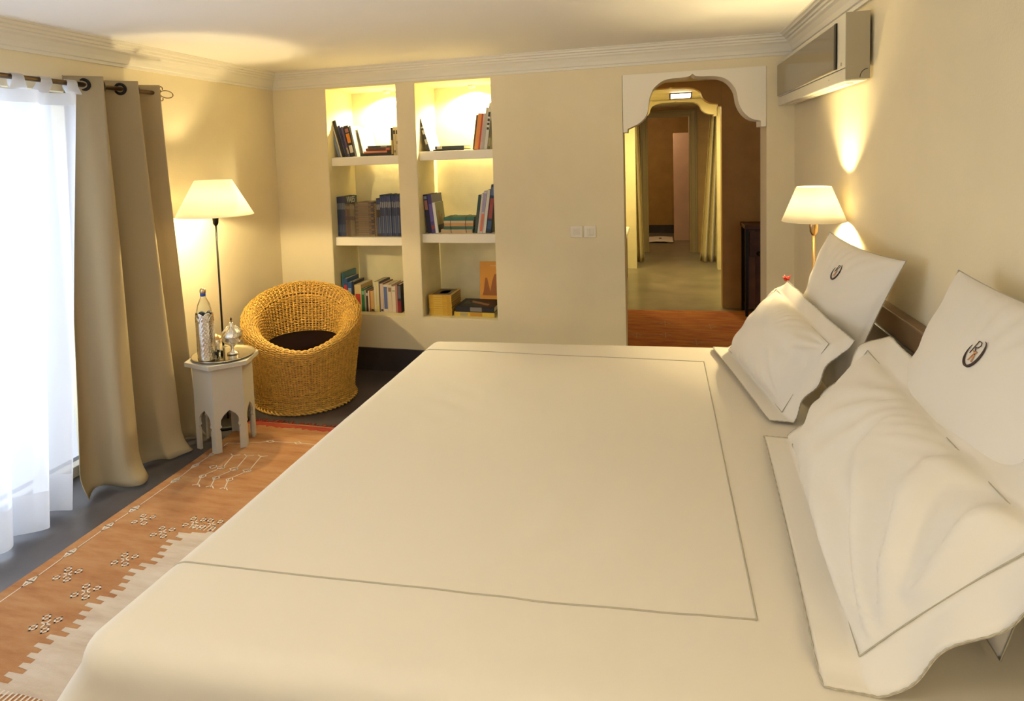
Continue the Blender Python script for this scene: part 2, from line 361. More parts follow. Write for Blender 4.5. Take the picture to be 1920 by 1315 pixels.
# ------------------------------------------------------------------ bed
bed = thing('bed', 'wide bed under the white bedspread with low brown headboard', 'bed', (-.16, 2.1, 0))
def ynear(x): return 1.04 + .08 * x
def yfar(x): return 3.17 + .09 * x
q = MB(); q.prism([(-1.08, ynear(-1.08) + .03), (.79, ynear(.79) + .03), (.79, yfar(.79) - .03), (-1.08, yfar(-1.08) - .03)], .06, .40, 'z'); q.build('bed_base', headd_m, bed, bevel=.01)
q = MB(); q.prism([(-1.09, ynear(-1.08) + .02), (.79, ynear(.79) + .02), (.79, yfar(.79) - .02), (-1.09, yfar(-1.08) - .02)], .40, .70, 'z'); q.build('mattress', spread_m, bed, bevel=.04)
for x in (-.95, .65):
    for y in (1.2, 2.95): MB().box(x, x + .07, y, y + .07, .011, .06).build('leg', darkwood, bed)
hb_ = MB().box(.795, .843, .95, 3.22, .3, 1.045).build('headboard', headb_m, bed, bevel=.006)
MB().box(.785, .797, .98, 3.19, .45, .965).build('headboard_panel', headd_m, hb_, bevel=.003)

Rr = .055
def spread_z(x, y):
    z = .7205
    z += .006 * noise.noise(Vector((x * 1.7, y * 1.7, 3)))
    # long soft pull folds running from the foot edge
    fold = max(0, 1 - abs(x + .75) / .45) * max(0, 1 - abs(y - 2.35) / .6)
    z += .0035 * fold * .45 * math.sin((x * .55 + y * .85) * 48 + 3 * noise.noise(Vector((x * 2, y * 2, 0))))
    f2 = max(0, 1 - abs(x + .25) / .5) * max(0, 1 - abs(y - 1.5) / .45)
    z += .0022 * f2 * math.sin((x * .9 - y * .6) * 36 + 4 * noise.noise(Vector((x * 3, y * 3, 5))))
    return z
def spread_pt(a, b):
    """a,b: unfolded sheet coordinates in metres around the flat top"""
    x0 = -1.125 + Rr; x = max(a, x0); dx = min(0, a - x0)
    y0, y1 = ynear(x) + Rr - .02, yfar(x) - Rr + .02
    y = min(max(b, y0), y1); dy = b - y
    d = math.hypot(dx, dy)
    z = spread_z(x, y)
    if d < 1e-6: return Vector((x, y, z))
    ux, uy = dx / d, dy / d
    L = Rr * PI / 2
    if d < L: o, dr = Rr * math.sin(d / Rr), Rr * (1 - math.cos(d / Rr))
    else:
        o, dr = Rr, Rr + (d - L)
        ph = (x - y) * 11 + 2.5 * math.atan2(uy, ux)
        k_ = abs(ux) if (ux < 0 and uy < .3) else 0
        o += (.004 + .012 * k_) * (1 + math.sin(ph)) * min(1, (dr - Rr) / .2) + (.01 + .55 * k_) * min(.22, max(0, dr - Rr))
    return Vector((x + ux * o, y + uy * o, z - dr))
sp = MB(); A0, A1, B0, B1 = -1.125 - .42, .775, .45, 3.72
sp.grid(lambda u, v: spread_pt(A0 + (A1 - A0) * u, B0 + (B1 - B0) * v), 150, 190)
spread = sp.build('bedspread', spread_m, solid=.006)
tag(spread, 'cream white bedspread with a thin grey stitched border on the bed', 'bedspread')
spread['_o'] = (0, 0, 0)
def seam(pts, n=60, r=.0019, lift=.0035):
    out = []
    for (a, b), (c, d) in zip(pts[:-1], pts[1:]):
        for i in range(n): out.append(spread_pt(a + (c - a) * i / n, b + (d - b) * i / n) + Vector((0, 0, lift)))
    out.append(spread_pt(*pts[-1]) + Vector((0, 0, lift)))
    return out
for pts in ([(-1.118, 2.905), (-.95, 2.915), (.184, 2.944)], [(.184, 2.944), (.176, 1.308)], [(.176, 1.308), (-.26, 1.262), (-1.12, 1.203)]):
    MB().tube(seam(pts), .0021, 6).build('border_stitching', stitch_m, spread)

# ------------------------------------------------------------------ pillows
def lerp(a, b, t): return a + (b - a) * t
def make_pillow(name, label, corners, T, flange, dirs, seed, pinch=.05, group=None, wr=.008, back=.4, nu=72, nv=60, power=.56, crease=None):
    A, B, C, D = [Vector(c) for c in corners]            # bottom far, bottom near, top near, top far
    root = thing(name, label, 'pillow', tuple((A + B) / 2), group)
    W = ((B - A).length + (C - D).length) / 2; H = ((D - A).length + (C - B).length) / 2
    n = (B - A).cross(D - A).normalized()
    if n.x > 0: n = -n
    db, dn, dt, df = [Vector(d) for d in dirs]
    def base(s, t):
        s2, t2 = min(1, max(0, s)), min(1, max(0, t))
        u, v = s2 * 2 - 1, t2 * 2 - 1
        s3 = .5 + .5 * u * (1 - pinch * (1 - v * v)); t3 = .5 + .5 * v * (1 - pinch * (1 - u * u))
        P = A.lerp(B, s3).lerp(D.lerp(C, s3), t3)
        return P, s2, t2
    def pt(s, t, side):
        P, s2, t2 = base(s, t)
        u, v = abs(s2 * 2 - 1), abs(t2 * 2 - 1)
        h = T * max(0, (1 - u ** 2.3) * (1 - v ** 2.3)) ** power
        e = max(u, v)
        cz = 0
        if crease and side > 0:
            for (cs, ct, amp, rad, fr) in crease:
                a_, b_ = (s2 - cs) * W, (t2 - ct) * H; d_ = math.hypot(a_, b_)
                if d_ < rad: cz += amp * math.sin(math.atan2(b_, a_) * fr + 3.5 * d_ + 1.0 * noise.noise(Vector((a_ * 9, b_ * 9, seed)))) * math.sin(PI * d_ / rad) ** 1.0 * min(1, h / .02)
        wn = noise.noise(Vector((s2 * 5 + seed, t2 * 5, seed))) * wr * 1.5
        ang = math.atan2((t2 - .5) * H, (s2 - .5) * W)
        wk = math.sin(ang * 22 + seed + 3 * noise.noise(Vector((s2 * 3, t2 * 3, seed)))) * wr * (e ** 4) * (1 - e ** 10) * 1.5
        h2 = h + cz + (wn * min(1, h / .03) + wk * (1 if side > 0 else .4))
        Q = P + n * (h2 if side > 0 else -h * back)
        ds = (s - s2) * W; dtt = (t - t2) * H
        if abs(ds) > 1e-9 or abs(dtt) > 1e-9:
            wv = math.sin(s * 17 + t * 13 + seed * 2) * .10
            if dtt < 0: Q += db * (-dtt)
            if dtt > 0: Q += dt * dtt
            if ds > 0: Q += dn * ds
            if ds < 0: Q += df * (-ds)
            dd = math.hypot(ds, dtt)
            if not (dtt < 0): Q += n * (wv * dd * 1.2)
            Q += n * (.0015 * side)
            Q.z = max(Q.z, .728 + .0015 * side)
        if Q.z < .726: Q.z = .726 + (.002 if side > 0 else 0)
        return Q
    fs, ft = flange / W, flange / H
    mb = MB()
    for side in (1, -1):
        mb.grid(lambda i, j: pt(-fs + (1 + 2 * fs) * i, -ft + (1 + 2 * ft) * j, side), nu, nv)
    # close the rim
    me_f = len(mb.v) // 2
    N = nv + 1
    rim = [j for j in range(nv)] + [i * N + nv for i in range(nu)] + [nu * N + j for j in range(nv, 0, -1)] + [i * N for i in range(nu, 0, -1)]
    for a, b in zip(rim, rim[1:] + rim[:1]): mb.f.append((a, b, b + me_f, a + me_f)); mb.sm.append(True)
    mb.build('pillow_case', linen_m, root)
    e = .004
    if flange > 0:
        loop = [(s, 0) for s in [i / 40 for i in range(41)]] + [(1, t / 40) for t in range(1, 41)] + [(1 - s / 40, 1) for s in range(1, 41)] + [(0, 1 - t / 40) for t in range(1, 40)]
        MB().tube([pt(s, t, 1) + n * .0045 for s, t in loop], .0013, 5, closed=True).build('seam_stitching', stitch_m, root)
        o = [(-fs + (1 + 2 * fs) * i / 60, -ft) for i in range(61)] + [(1 + fs, -ft + (1 + 2 * ft) * i / 60) for i in range(1, 61)] + [(1 + fs - (1 + 2 * fs) * i / 60, 1 + ft) for i in range(1, 61)] + [(-fs, 1 + ft - (1 + 2 * ft) * i / 60) for i in range(1, 60)]
        MB().tube([pt(s, t, 1) for s, t in o], [.0010 + .0010 * (i % 2) for i in range(len(o))], 4, closed=True).build('scalloped_edge', stitch_m, root)
    else:
        loop = [(s / 50, 0) for s in range(51)] + [(1, t / 40) for t in range(1, 41)] + [(1 - s / 50, 1) for s in range(1, 51)] + [(0, 1 - t / 40) for t in range(1, 40)]
        MB().tube([base(s, t)[0] for s, t in loop], .0016, 5, closed=True).build('piping', stitch_m, root)
    return root, pt, n, W, H
def monogram(root, pt, n, W, H, s0, t0, R):
    def P(a, b, lift=.0025):                              # a to the near side, b up, in metres on the pillow face
        return pt(s0 + a / W, t0 + b / H, 1) + n * lift
    em = MB(); path = []; rs = []
    for i in range(41):
        th = math.radians(155 + 285 * i / 40); path.append(P(R * .80 * math.cos(th) , R * math.sin(th)))
        k = math.sin(PI * i / 40); rs.append(.0007 + .0023 * k)
    em.tube(path, rs, 6); em.build('crescent_emblem', dark_thread, root)
    def strokes(lines, r, m, nm):
        q = MB()
        for ln in lines: q.tube([P(a * R, b * R) for a, b in ln], r, 5)
        q.build(nm, m, root)
    Rl = [[(-.42, -.15), (-.36, .85)], [(-.36, .85), (-.05, .82), (.08, .62), (-.02, .42), (-.38, .35)], [(-.2, .35), (.15, -.1)]]
    strokes(Rl, .0011, dark_thread, 'embroidered_letter')
    Al = [[(-.15, -.62), (.05, .15), (.28, -.62)], [(-.08, -.30), (.2, -.30)], [(-.22, .1), (.0, .0), (.22, .12)]]
    strokes(Al, .0014, orange_thread, 'embroidered_letter')
SQ = 'square monogrammed pillows against the headboard'; OX = 'flanged pillows in front of the square pillows'
rt, pt, n, W, H = make_pillow('square_pillow', 'far square white pillow with oval monogram below the lit bedside lamp', [(.54, 3.10, .745), (.60, 2.47, .745), (.775, 2.41, 1.262), (.715, 3.13, 1.272)], .075, 0, [(-1, 0, 0), (0, -1, 0), (0, 0, 1), (0, 1, 0)], 1.3, pinch=.07, group=SQ, wr=.0035)
monogram(rt, pt, n, W, H, .56, .79, .034)
rt, pt, n, W, H = make_pillow('square_pillow', 'near square white pillow with oval monogram at the right edge of the photo', [(.53, 1.98, .745), (.56, 1.27, .745), (.775, 1.27, 1.31), (.765, 2.00, 1.305)], .075, 0, [(-1, 0, 0), (0, -1, 0), (0, 0, 1), (0, 1, 0)], 4.1, pinch=.06, group=SQ, wr=.0035)
monogram(rt, pt, n, W, H, .52, .76, .034)
make_pillow('flanged_pillow', 'far white pillow with stitched flange leaning on the far square pillow', [(.30, 3.07, .742), (.40, 2.36, .742), (.545, 2.37, .985), (.50, 3.09, 1.02)], .085, .065,
            [(-1, 0.06, 0), (.25, -.9, -.12), (.75, -.1, .55), (0.05, .95, -.1)], 2.2, pinch=.02, group=OX, wr=.005, crease=[(1.0, .05, .006, .28, 13), (1.0, .95, .004, .2, 11)])
make_pillow('flanged_pillow', 'nearest large white pillow with creased stitched flange in front of the near square pillow', [(.385, 2.10, .742), (.335, 1.225, .742), (.575, 1.17, 1.02), (.585, 2.10, 1.045)], .095, .075,
            [(-1, 0.02, 0), (.02, -.9, -.35), (.8, 0, .55), (0.05, .95, -.1)], 7.7, pinch=.02, group=OX, wr=.006, crease=[(1.05, .02, .019, .66, 17), (.45, 1.1, .004, .4, 12)])

# ------------------------------------------------------------------ lamps
def make_lamp(name, label, x, y, z0, zs0, zs1, r0, r1, metal, base_r, group=None):
    root = thing(name, label, 'lamp', (x, y, z0), group)
    MB().lathe([(.0001, 0), (base_r, 0), (base_r, .012), (base_r * .85, .02), (.018, .03), (.0001, .032)], (x, y, z0), 32).build('base', metal, root)
    MB().tube([(x, y, z0 + .02), (x, y, zs0 - .04)], .0065, 10).build('pole', metal, root)
    MB().lathe([(.0001, -.065), (.009, -.065), (.017, -.05), (.019, -.02), (.019, .02), (.012, .03), (.0001, .03)], (x, y, zs0), 20).build('socket', metal, root)
    t = .0015
    sh = MB().lathe([(r0, zs0), (r1, zs1)], (x, y, 0), 48).build('lamp_shade', shade_m, root, solid=.002)
    ft = MB()
    for k in range(3):
        a = 2 * PI * k / 3 + .4; ft.tube([(x, y, zs1 - .02), (x + (r1 - .001) * math.cos(a), y + (r1 - .001) * math.sin(a), zs1 - .006)], .0015, 5)
    ft.tube([(x, y, zs0 + .02), (x, y, zs1 - .02)], .003, 6)
    ft.build('shade_fitter', metal, root)
    MB().sphere((x, y, (zs0 + zs1) / 2 - .02), .022).build('bulb', bulb_m, root)
    return root
make_lamp('floor_lamp', 'slim black floor lamp with lit cone shade in the left corner', -2.67, 3.45, 0, 1.34, 1.562, .232, .110, black_m, .13)
bl_ = make_lamp('table_lamp', 'lit brass bedside lamp with white shade beside the far square pillow', .70, 3.36, .62, 1.295, 1.458, .136, .072, brass_m, .065)
for o in bl_.children:
    if o.name.startswith('bulb'): pass

def nightstand(y, label):
    r = thing('nightstand', label, 'nightstand', (.64, y, 0), 'nightstands beside the bed')
    MB().box(.46, .83, y - .15, y + .17, .10, .595).build('cabinet', darkwood, r, bevel=.004)
    MB().box(.445, .835, y - .16, y + .18, .595, .62).build('top', darkwood, r, bevel=.004)
    d = MB().box(.448, .46, y - .13, y + .15, .36, .57).build('drawer', darkwood, r, bevel=.003)
    MB().sphere((.438, y + .01, .465), .011, 12, 8).build('knob', brass_m, d)
    for xx in (.475, .79):
        for yy in (y - .135, y + .13): MB().box(xx, xx + .03, yy, yy + .03, 0, .10).build('leg', darkwood, r)
nightstand(3.47, 'dark nightstand under the far bedside lamp')
# red flower standing in a little glass on the far nightstand
v = thing('flower_vase', 'small glass vase behind the far flanged pillow', 'vase', (.575, 3.36, .62))
MB().lathe([(.0001, 0), (.024, 0), (.026, .01), (.018, .09), (.014, .16), (.018, .18), (.015, .18), (.011, .16), (.014, .09), (.02, .014), (.0001, .012)], (.575, 3.36, .62), 20).build('glass', glass_m, v)
v = thing('red_flower', 'red flower showing above the corner of the far flanged pillow', 'flower', (.575, 3.36, .64))
MB().tube([(.575, 3.36, .64), (.576, 3.36, .85), (.580, 3.352, .99)], .0025, 6).build('stem', green_m, v)
for k in range(9):
    a = k * 2.399; rr = .010 + .010 * (k / 9); c = Vector((.582, 3.350, 1.010))
    q = MB(); dirv = Vector((math.cos(a), math.sin(a), .5)).normalized()
    q.grid(lambda s, t: c + dirv * (rr * 1.3 * t) + dirv.cross(Vector((0, 0, 1))) * ((s - .5) * .024 * math.sin(PI * min(.95, t + .15))) + Vector((0, 0, .012 * t * t + .006 * k / 9)), 4, 5)
    q.build('petal', red_m, v, solid=.0012)

# ------------------------------------------------------------------ air conditioner
ac = thing('air_conditioner', 'flat air conditioner with brown mirror panel high on the right wall', 'air conditioner', (.79, 3.79, 1.905))
ax0, ax1, ay0, ay1, az0, az1 = .742, .832, 3.02, 4.56, 1.908, 2.186
q = MB(); q.box(ax0 + .022, ax1, ay0, ay1, az0 + .012, az1); q.build('body', ac_side, ac, bevel=.004)
q = MB(); q.box(ax0, ax0 + .022, ay0, ay1, az0 + .056, az1); q.box(ax0, ax0 + .024, ay0, ay1, az0, az0 + .054)
fc = q.build('front_frame', ac_m, ac, bevel=.004)
MB().box(ax0 + .001, ax1, ay0 - .004, ay0, az0 + .006, az1).build('side_cover', ac_side, ac, bevel=.002)
MB().box(ax0 - .006, ax0 - .0005, ay0 + .15, ay1 - .005, az0 + .062, az1 - .022).build('mirror_panel', ac_glass, fc, bevel=.002)
MB().box(ax0 - .007, ax0 - .0005, ay0 + .118, ay0 + .146, az0 + .062, az1 - .022).build('dark_edge', black_m, fc)
MB().box(ax0 + .025, ax1 - .002, ay0 + .02, ay1 - .02, az0 + .002, az0 + .014).build('air_outlet', ac_white, ac, bevel=.002)
fl = MB(); fl.box(ax0 + .030, ax0 + .058, ay0 + .1, ay1 - .08, az0 - .003, az0 + .003); fl.build('flap', ac_white, ac, bevel=.001)
text_mesh('+ -----', .012, 'small_mark', ac_side, ac, Matrix.Translation((ax0 - .001, ay0 + .25, az0 + .03)) @ Matrix.Rotation(-PI / 2, 4, 'Z') @ Matrix.Rotation(PI / 2, 4, 'X'))
MB().tube([(ax0 - .0005, ay0 + .055 + .007 * math.cos(a * PI / 8), az0 + .075 + .007 * math.sin(a * PI / 8)) for a in range(16)], .0012, 4, closed=True).build('round_mark', ac_side, ac)
MB().tube([(ax0 + .082 + .028 * math.cos(a), ay0 - .0045, az0 + .012 + .034 * math.sin(a)) for a in [PI / 2 + i * PI / 20 for i in range(11)]], .0012, 4).build('side_moulding', black_m, ac)

# ------------------------------------------------------------------ switches
for i, x in enumerate((-.598, -.505)):
    s_ = thing('light_switch', ('left of the two cream wall switches beside the doorway', 'right of the two cream wall switches, with a divided rocker')[i], 'switch', (x + .042, WY, 1.10), 'wall switches by the doorway')
    MB().box(x, x + .084, WY - .010, WY, 1.058, 1.142).build('plate', switch_m, s_, bevel=.003)
    if i == 0: MB().box(x + .02, x + .064, WY - .014, WY - .009, 1.078, 1.122).build('rocker', switch_i, s_, bevel=.001)
    else:
        MB().box(x + .02, x + .041, WY - .014, WY - .009, 1.078, 1.122).build('rocker', switch_i, s_, bevel=.001)
        MB().box(x + .043, x + .064, WY - .016, WY - .009, 1.078, 1.122).build('rocker', switch_m, s_, bevel=.001)

# ------------------------------------------------------------------ niche spotlights
for x, nm in ((-2.13, 'small spotlight under the top of the left bookcase niche'), (-1.40, 'small spotlight under the top of the right bookcase niche')):
    r = thing('spotlight', nm, 'spotlight', (x, 4.985, 2.218), 'niche spotlights')
    MB().lathe([(.0001, 0), (.034, 0), (.036, -.006), (.028, -.008), (.028, -.022), (.025, -.022), (.024, -.006), (.0001, -.005)], (x, 4.985, 2.217), 24).build('housing', ac_m, r)
    MB().lathe([(.0001, -.008), (.02, -.008), (.02, -.012), (.0001, -.012)], (x, 4.985, 2.217), 16).build('bulb', bulb_m, r)

# ------------------------------------------------------------------ books
def book(zs, kind, X, t, h, lean, d, col, label, group, cover=None, lab=None, name='book', y=4.70, cat='book', paper=True, pages=page_m):
    root = bpy.data.objects.new(name, None); COL.objects.link(root); root.empty_display_size = .03
    root['_o'] = (0, 0, 0); tag(root, label, cat, group)
    c = min(.003, t * .18)
    cm = cmat(col)
    if paper:
        MB().box(0, t, 0, c, 0, h).box(0, c, c, d, 0, h).build('cover', cm, root)
        MB().box(t - c, t, c, d, 0, h).build('front_cover', cmat(cover or col, .35), root)
        MB().box(c, t - c, c, d - .004, .003, h - .003).build('pages', pages, root)
    else:
        MB().box(0, t, 0, d, 0, h).build('cover', cm, root)
    if lab:
        for (z0, z1, cc) in lab: MB().box(t * .12, t * .88, -.0008, 0, h * z0, h * z1).build('spine_label', cmat(cc), root)
    if kind == 'U':
        a = -math.radians(lean); dz = t * math.sin(math.radians(-lean)) if lean < 0 else 0
        root.location = (X, y, zs + dz + .0005); root.rotation_euler = (0, a, 0)
    else:                                                 # lying flat: X = right end, spine to the front
        root.location = (X, y, zs + .0003); root.rotation_euler = (0, -PI / 2, 0)
    return root
BLK = (.012, .012, .018); NAVY = (.015, .025, .07); CRM = (.62, .54, .38); WHT = (.75, .73, .68)
G = 'books on the top left shelf'
Z = 1.685
book(Z, 'U', -2.447, .022, .335, 15.4, .24, (.18, .23, .31), 'tall grey blue book leaning at the left wall, top left shelf', G)
book(Z, 'U', -2.423, .010, .317, 14.6, .24, CRM, 'thin cream book with orange edge next to the tall grey blue book', G, lab=[(.8, .98, (.6, .25, .1))])
book(Z, 'U', -2.410, .027, .300, 14.2, .24, BLK, 'wide black spine leaning left with pale cover, top left shelf', G, cover=(.72, .68, .58))
book(Z, 'U', -2.380, .017, .257, 13.6, .19, (.02, .025, .09), 'dark navy leaning book right of the black one with pale cover', G)
book(Z, 'U', -2.360, .018, .245, 13.0, .18, (.06, .04, .12), 'purple leaning book beside the black book with orange picture', G, lab=[(.1, .3, (.3, .25, .15))])
book(Z, 'U', -2.338, .038, .250, 12.0, .18, BLK, 'black leaning book with an orange picture on its spine', G, lab=[(.12, .36, (.55, .5, .45)), (.44, .74, (.70, .24, .02)), (.78, .9, (.35, .15, .12))])
book(Z, 'U', -2.297, .016, .248, 11.0, .19, (.16, .16, .17), 'grey book at the right end of the leaning books, top left shelf', G, cover=(.3, .3, .3))
book(Z, 'U', -2.262, .008, .235, 12.5, .26, WHT, 'thin white book leaning behind the flat pile, top left shelf', G, cover=(.8, .78, .74), y=4.78)
z = Z
for (x1, wd, th, dp, col, lb, lab) in ((-1.994, .265, .025, .20, BLK, 'black book at the bottom of the flat pile on the top left shelf', None), (-2.03, .20, .014, .19, (.62, .20, .08), 'thin salmon book second from the bottom of the flat pile, top left shelf', None), (-1.996, .215, .024, .20, (.10, .035, .03), 'maroon book below the top of the flat pile, top left shelf', [(.05, .2, (.5, .12, .05))]), (-1.99, .205, .016, .19, (.05, .055, .05), 'dark grey book on top of the flat pile, top left shelf', [(.2, .45, (.3, .28, .2))])):
    book(z, 'F', x1, th, wd, 0, dp, col, lb, G, lab=lab, y=4.71); z += th + .0006
book(Z, 'U', -1.989, .017, .215, 0, .15, BLK, 'narrow black and yellow book standing right of the flat pile', G, lab=[(.05, .55, (.45, .33, .08))])
book(Z, 'U', -1.970, .021, .220, 0, .15, (.52, .43, .24), 'mottled cream book with dark dot, second from right on the top left shelf', G, lab=[(.75, .88, BLK), (.1, .18, (.2, .14, .08))])
book(Z, 'U', -1.947, .021, .220, 0, .15, (.60, .50, .30), 'mottled cream book at the right end of the top left shelf', G, lab=[(.75, .88, BLK), (.4, .5, (.3, .22, .12))])
G = 'books on the top right shelf'; Z = 1.705
book(Z, 'U', -1.690, .022, .268, 15.4, .26, BLK, 'black book leaning left with a white front cover, top right shelf', G, cover=(.80, .78, .72), lab=[(.2, .35, (.4, .4, .4)), (.5, .62, (.45, .45, .45)), (.68, .72, (.5, .5, .5))])
book(Z, 'F', -1.399, .012, .246, 0, .20, BLK, 'lower thin black book lying flat on the top right shelf', G)
book(Z + .0126, 'F', -1.399, .024, .230, 0, .19, (.02, .025, .02), 'upper black book lying flat with a pale spine mark, top right shelf', G, lab=[(.75, .93, (.4, .36, .25))])
for (x, t, h, col, lb, lab) in ((-1.332, .013, .262, (.07, .03, .015), 'thin dark brown book left of the orange book, top right shelf', None), (-1.318, .029, .270, (.66, .25, .05), 'thick orange book standing on the top right shelf', None), (-1.288, .011, .268, (.45, .05, .02), 'thin red book right of the orange book', None), (-1.276, .013, .270, (.55, .42, .38), 'thin pinkish book between the red book and the grey book', [(.2, .8, (.5, .36, .34))]), (-1.262, .019, .312, (.40, .38, .34), 'tall light grey book near the right of the top right shelf', None), (-1.242, .022, .345, (.62, .60, .54), 'tallest whitish book with dark lettering, top right shelf', [(.42, .47, BLK), (.52, .57, BLK), (.6, .66, BLK), (.7, .8, BLK)]), (-1.218, .020, .212, (.12, .11, .05), 'short dark olive book at the right end of the top right shelf', [(.1, .4, (.35, .3, .15))])):
    book(Z, 'U', x, t, h, -8.4, .19, col, lb, G, lab=lab)
# middle left: magazines
G = 'blue magazines at the left of the middle left shelf'; Z = 1.05
ORD = ['first', 'second', 'third', 'fourth', 'fifth', 'sixth', 'seventh', 'eighth', 'ninth', 'tenth', 'eleventh', 'twelfth', 'thirteenth', 'fourteenth', 'fifteenth', 'sixteenth', 'seventeenth', 'eighteenth']
for i in range(5):
    m = book(Z, 'U', -2.481 + .0142 * i, .0138, .318 + .002 * (i % 2), 0, .22, (.02 + .004 * i, .035, .085), ('dark blue magazine, %s from the left wall on the middle left shelf' % ORD[i] if i < 4 else 'dark blue magazine titled VIAJES on its cover, above the brown magazines'), G, name='magazine', cat='magazine', lab=[(.68, .84, (.16, .19, .22)), (.1, .3, (.06, .09, .16))], cover=(.03, .06, .10))
m['_o'] = (0, 0, 0)
text_mesh('VIAJES', .072, 'title', cmat((.75, .76, .74)), m, Matrix.Translation((.0142, .108, .289)) @ Matrix.Rotation(PI / 2, 4, 'Z') @ Matrix.Rotation(PI / 2, 4, 'X'), font_scale=(.74, 1))
G = 'brown magazines on the middle left shelf'
for i in range(6):
    book(Z, 'U', -2.4095 + .0140 * i, .0136, .262 - .003 * (i % 3), 0, .20, ((.13, .085, .05), (.09, .06, .05), (.11, .07, .04), (.17, .13, .075), (.15, .12, .07), (.13, .10, .06))[i], ('%s brown magazine standing right of the left blue magazines' % ORD[i] if i < 3 else '%s olive brown magazine standing left of the flat pile' % ORD[i - 3]), G, name='magazine', cat='magazine', lab=[(.5, .62, (.07, .04, .05)), (.85, .95, (.2, .16, .1))])
G = 'flat magazines piled on the middle left shelf'; z = Z
for i in range(18):
    th = .0146; dx = random.uniform(-.004, .004)
    book(z, 'F', -2.158 + dx * .5, th, .164, 0, .21, ((.15, .11, .06), (.11, .075, .05), (.14, .10, .055), (.09, .065, .06))[i % 4], 'brown magazine lying flat, %s from the bottom of the middle left pile' % ORD[i], G, name='magazine', cat='magazine', lab=[(.03, .16, (.03, .025, .05) if i % 3 else (.2, .1, .04)), (.3, .85, (.17 + .03 * (i % 2), .13, .08))], pages=page_m); z += th + .0005
book(Z, 'U', -2.154, .015, .262, 0, .20, (.17, .10, .045), 'tan brown magazine standing between the flat pile and the blue magazines', None, name='magazine', cat='magazine')
G = 'blue magazines at the right of the middle left shelf'
for i in range(13):
    x = -2.137 + .0158 * i + (.004 if i > 7 else 0)
    book(Z, 'U', x, .0148, (.302 if i < 2 else .322 + .003 * (i % 3)), 0, .22, ((.035, .025, .02) if i < 2 else ((.022, .035, .10), (.035, .05, .12), (.015, .025, .07))[i % 3]), ('%s dark low magazine right of the flat pile on the middle left shelf' % ORD[i] if i < 2 else '%s tall blue magazine of the right hand row on the middle left shelf' % ORD[i - 2]), G, name='magazine', cat='magazine', lab=[(.70, .84, (.20, .22, .27)), (.08, .5, (.10, .13, .2) if i % 2 else (.05, .08, .2)), (.86, .97, (.03, .05, .16))], cover=(.03, .06, .14))
# middle right
G = 'books on the middle right shelf'; Z = 1.075
book(Z, 'U', -1.714, .031, .300, 5.5, .25, (.018, .015, .045), 'dark navy book at the left end of the middle right shelf', G, lab=[(.6, .85, (.35, .15, .12)), (.88, .96, (.2, .25, .4))])
book(Z, 'U', -1.680, .031, .300, 5.5, .25, (.07, .05, .20), 'purple book with a blue grey front cover, middle right shelf', G, cover=(.12, .12, .19), lab=[(.3, .75, (.14, .10, .35)), (.1, .2, (.3, .05, .06))])
MBc = book(Z, 'U', -1.648, .022, .236, 5.5, .20, WHT, 'white book with a greenish painted front cover, middle right shelf', G, cover=(.23, .24, .14))
for (y0, y1, z0, z1, cc) in ((.02, .18, .0, .06, (.02, .03, .06)), (.05, .08, .06, .17, (.33, .20, .08)), (.11, .135, .06, .14, (.30, .17, .07)), (.085, .10, .06, .12, (.25, .18, .09))):
    MB().box(.022, .0226, y0, y1, z0, z1).build('cover_picture', cmat(cc), MBc)
z = Z
for (x1, wd, th, col, lb) in ((-1.354, .252, .029, (.50, .36, .20), 'cream book at the bottom of the flat pile, middle right shelf'), (-1.346, .236, .023, (.03, .12, .09), 'dark green book second from the bottom of the flat pile, middle right shelf'), (-1.346, .232, .022, (.52, .28, .09), 'orange tan book in the middle of the flat pile, middle right shelf'), (-1.345, .234, .020, (.60, .46, .26), 'cream book below the top of the flat pile, middle right shelf'), (-1.338, .244, .025, (.03, .14, .10), 'green book on top of the flat pile tied with cord, middle right shelf')):
    book(z, 'F', x1, th, wd, 0, .19, col, lb, G); z += th + .0006
cd = MB()
for xx in (-1.52, -1.40): cd.tube([(xx, 4.695, 1.078), (xx - .01, 4.697, 1.14), (xx, 4.698, 1.199), (xx + .01, 4.76, 1.212), (xx, 4.86, 1.201)], .0018, 5)
tag(cd.build('cord', cmat((.10, .07, .03))), 'dark cord tied round the flat books on the middle right shelf', 'cord')
for (x, t, h, col, lb, lab, dp) in ((-1.340, .022, .290, (.015, .045, .035), 'dark green leaning book right of the tied flat pile', [(.1, .6, (.05, .07, .06))], .2), (-1.316, .013, .303, (.62, .56, .48), 'thin whitish leaning book between the green book and the lilac book', None, .2), (-1.301, .024, .318, (.55, .52, .60), 'white leaning book with lilac and red orange spine, middle right shelf', [(.04, .46, (.65, .16, .06)), (.5, .95, (.34, .30, .46))], .2), (-1.274, .022, .328, (.66, .62, .54), 'plain white leaning book left of the tall navy book', None, .2), (-1.248, .036, .365, (.012, .025, .06), 'tallest navy book at the right end of the middle right shelf', [(.3, .72, (.30, .05, .04)), (.78, .95, (.09, .13, .26)), (.08, .25, (.03, .09, .2))], .2)):
    book(Z, 'U', x, t, h, -8.4, dp, col, lb, G, lab=lab)
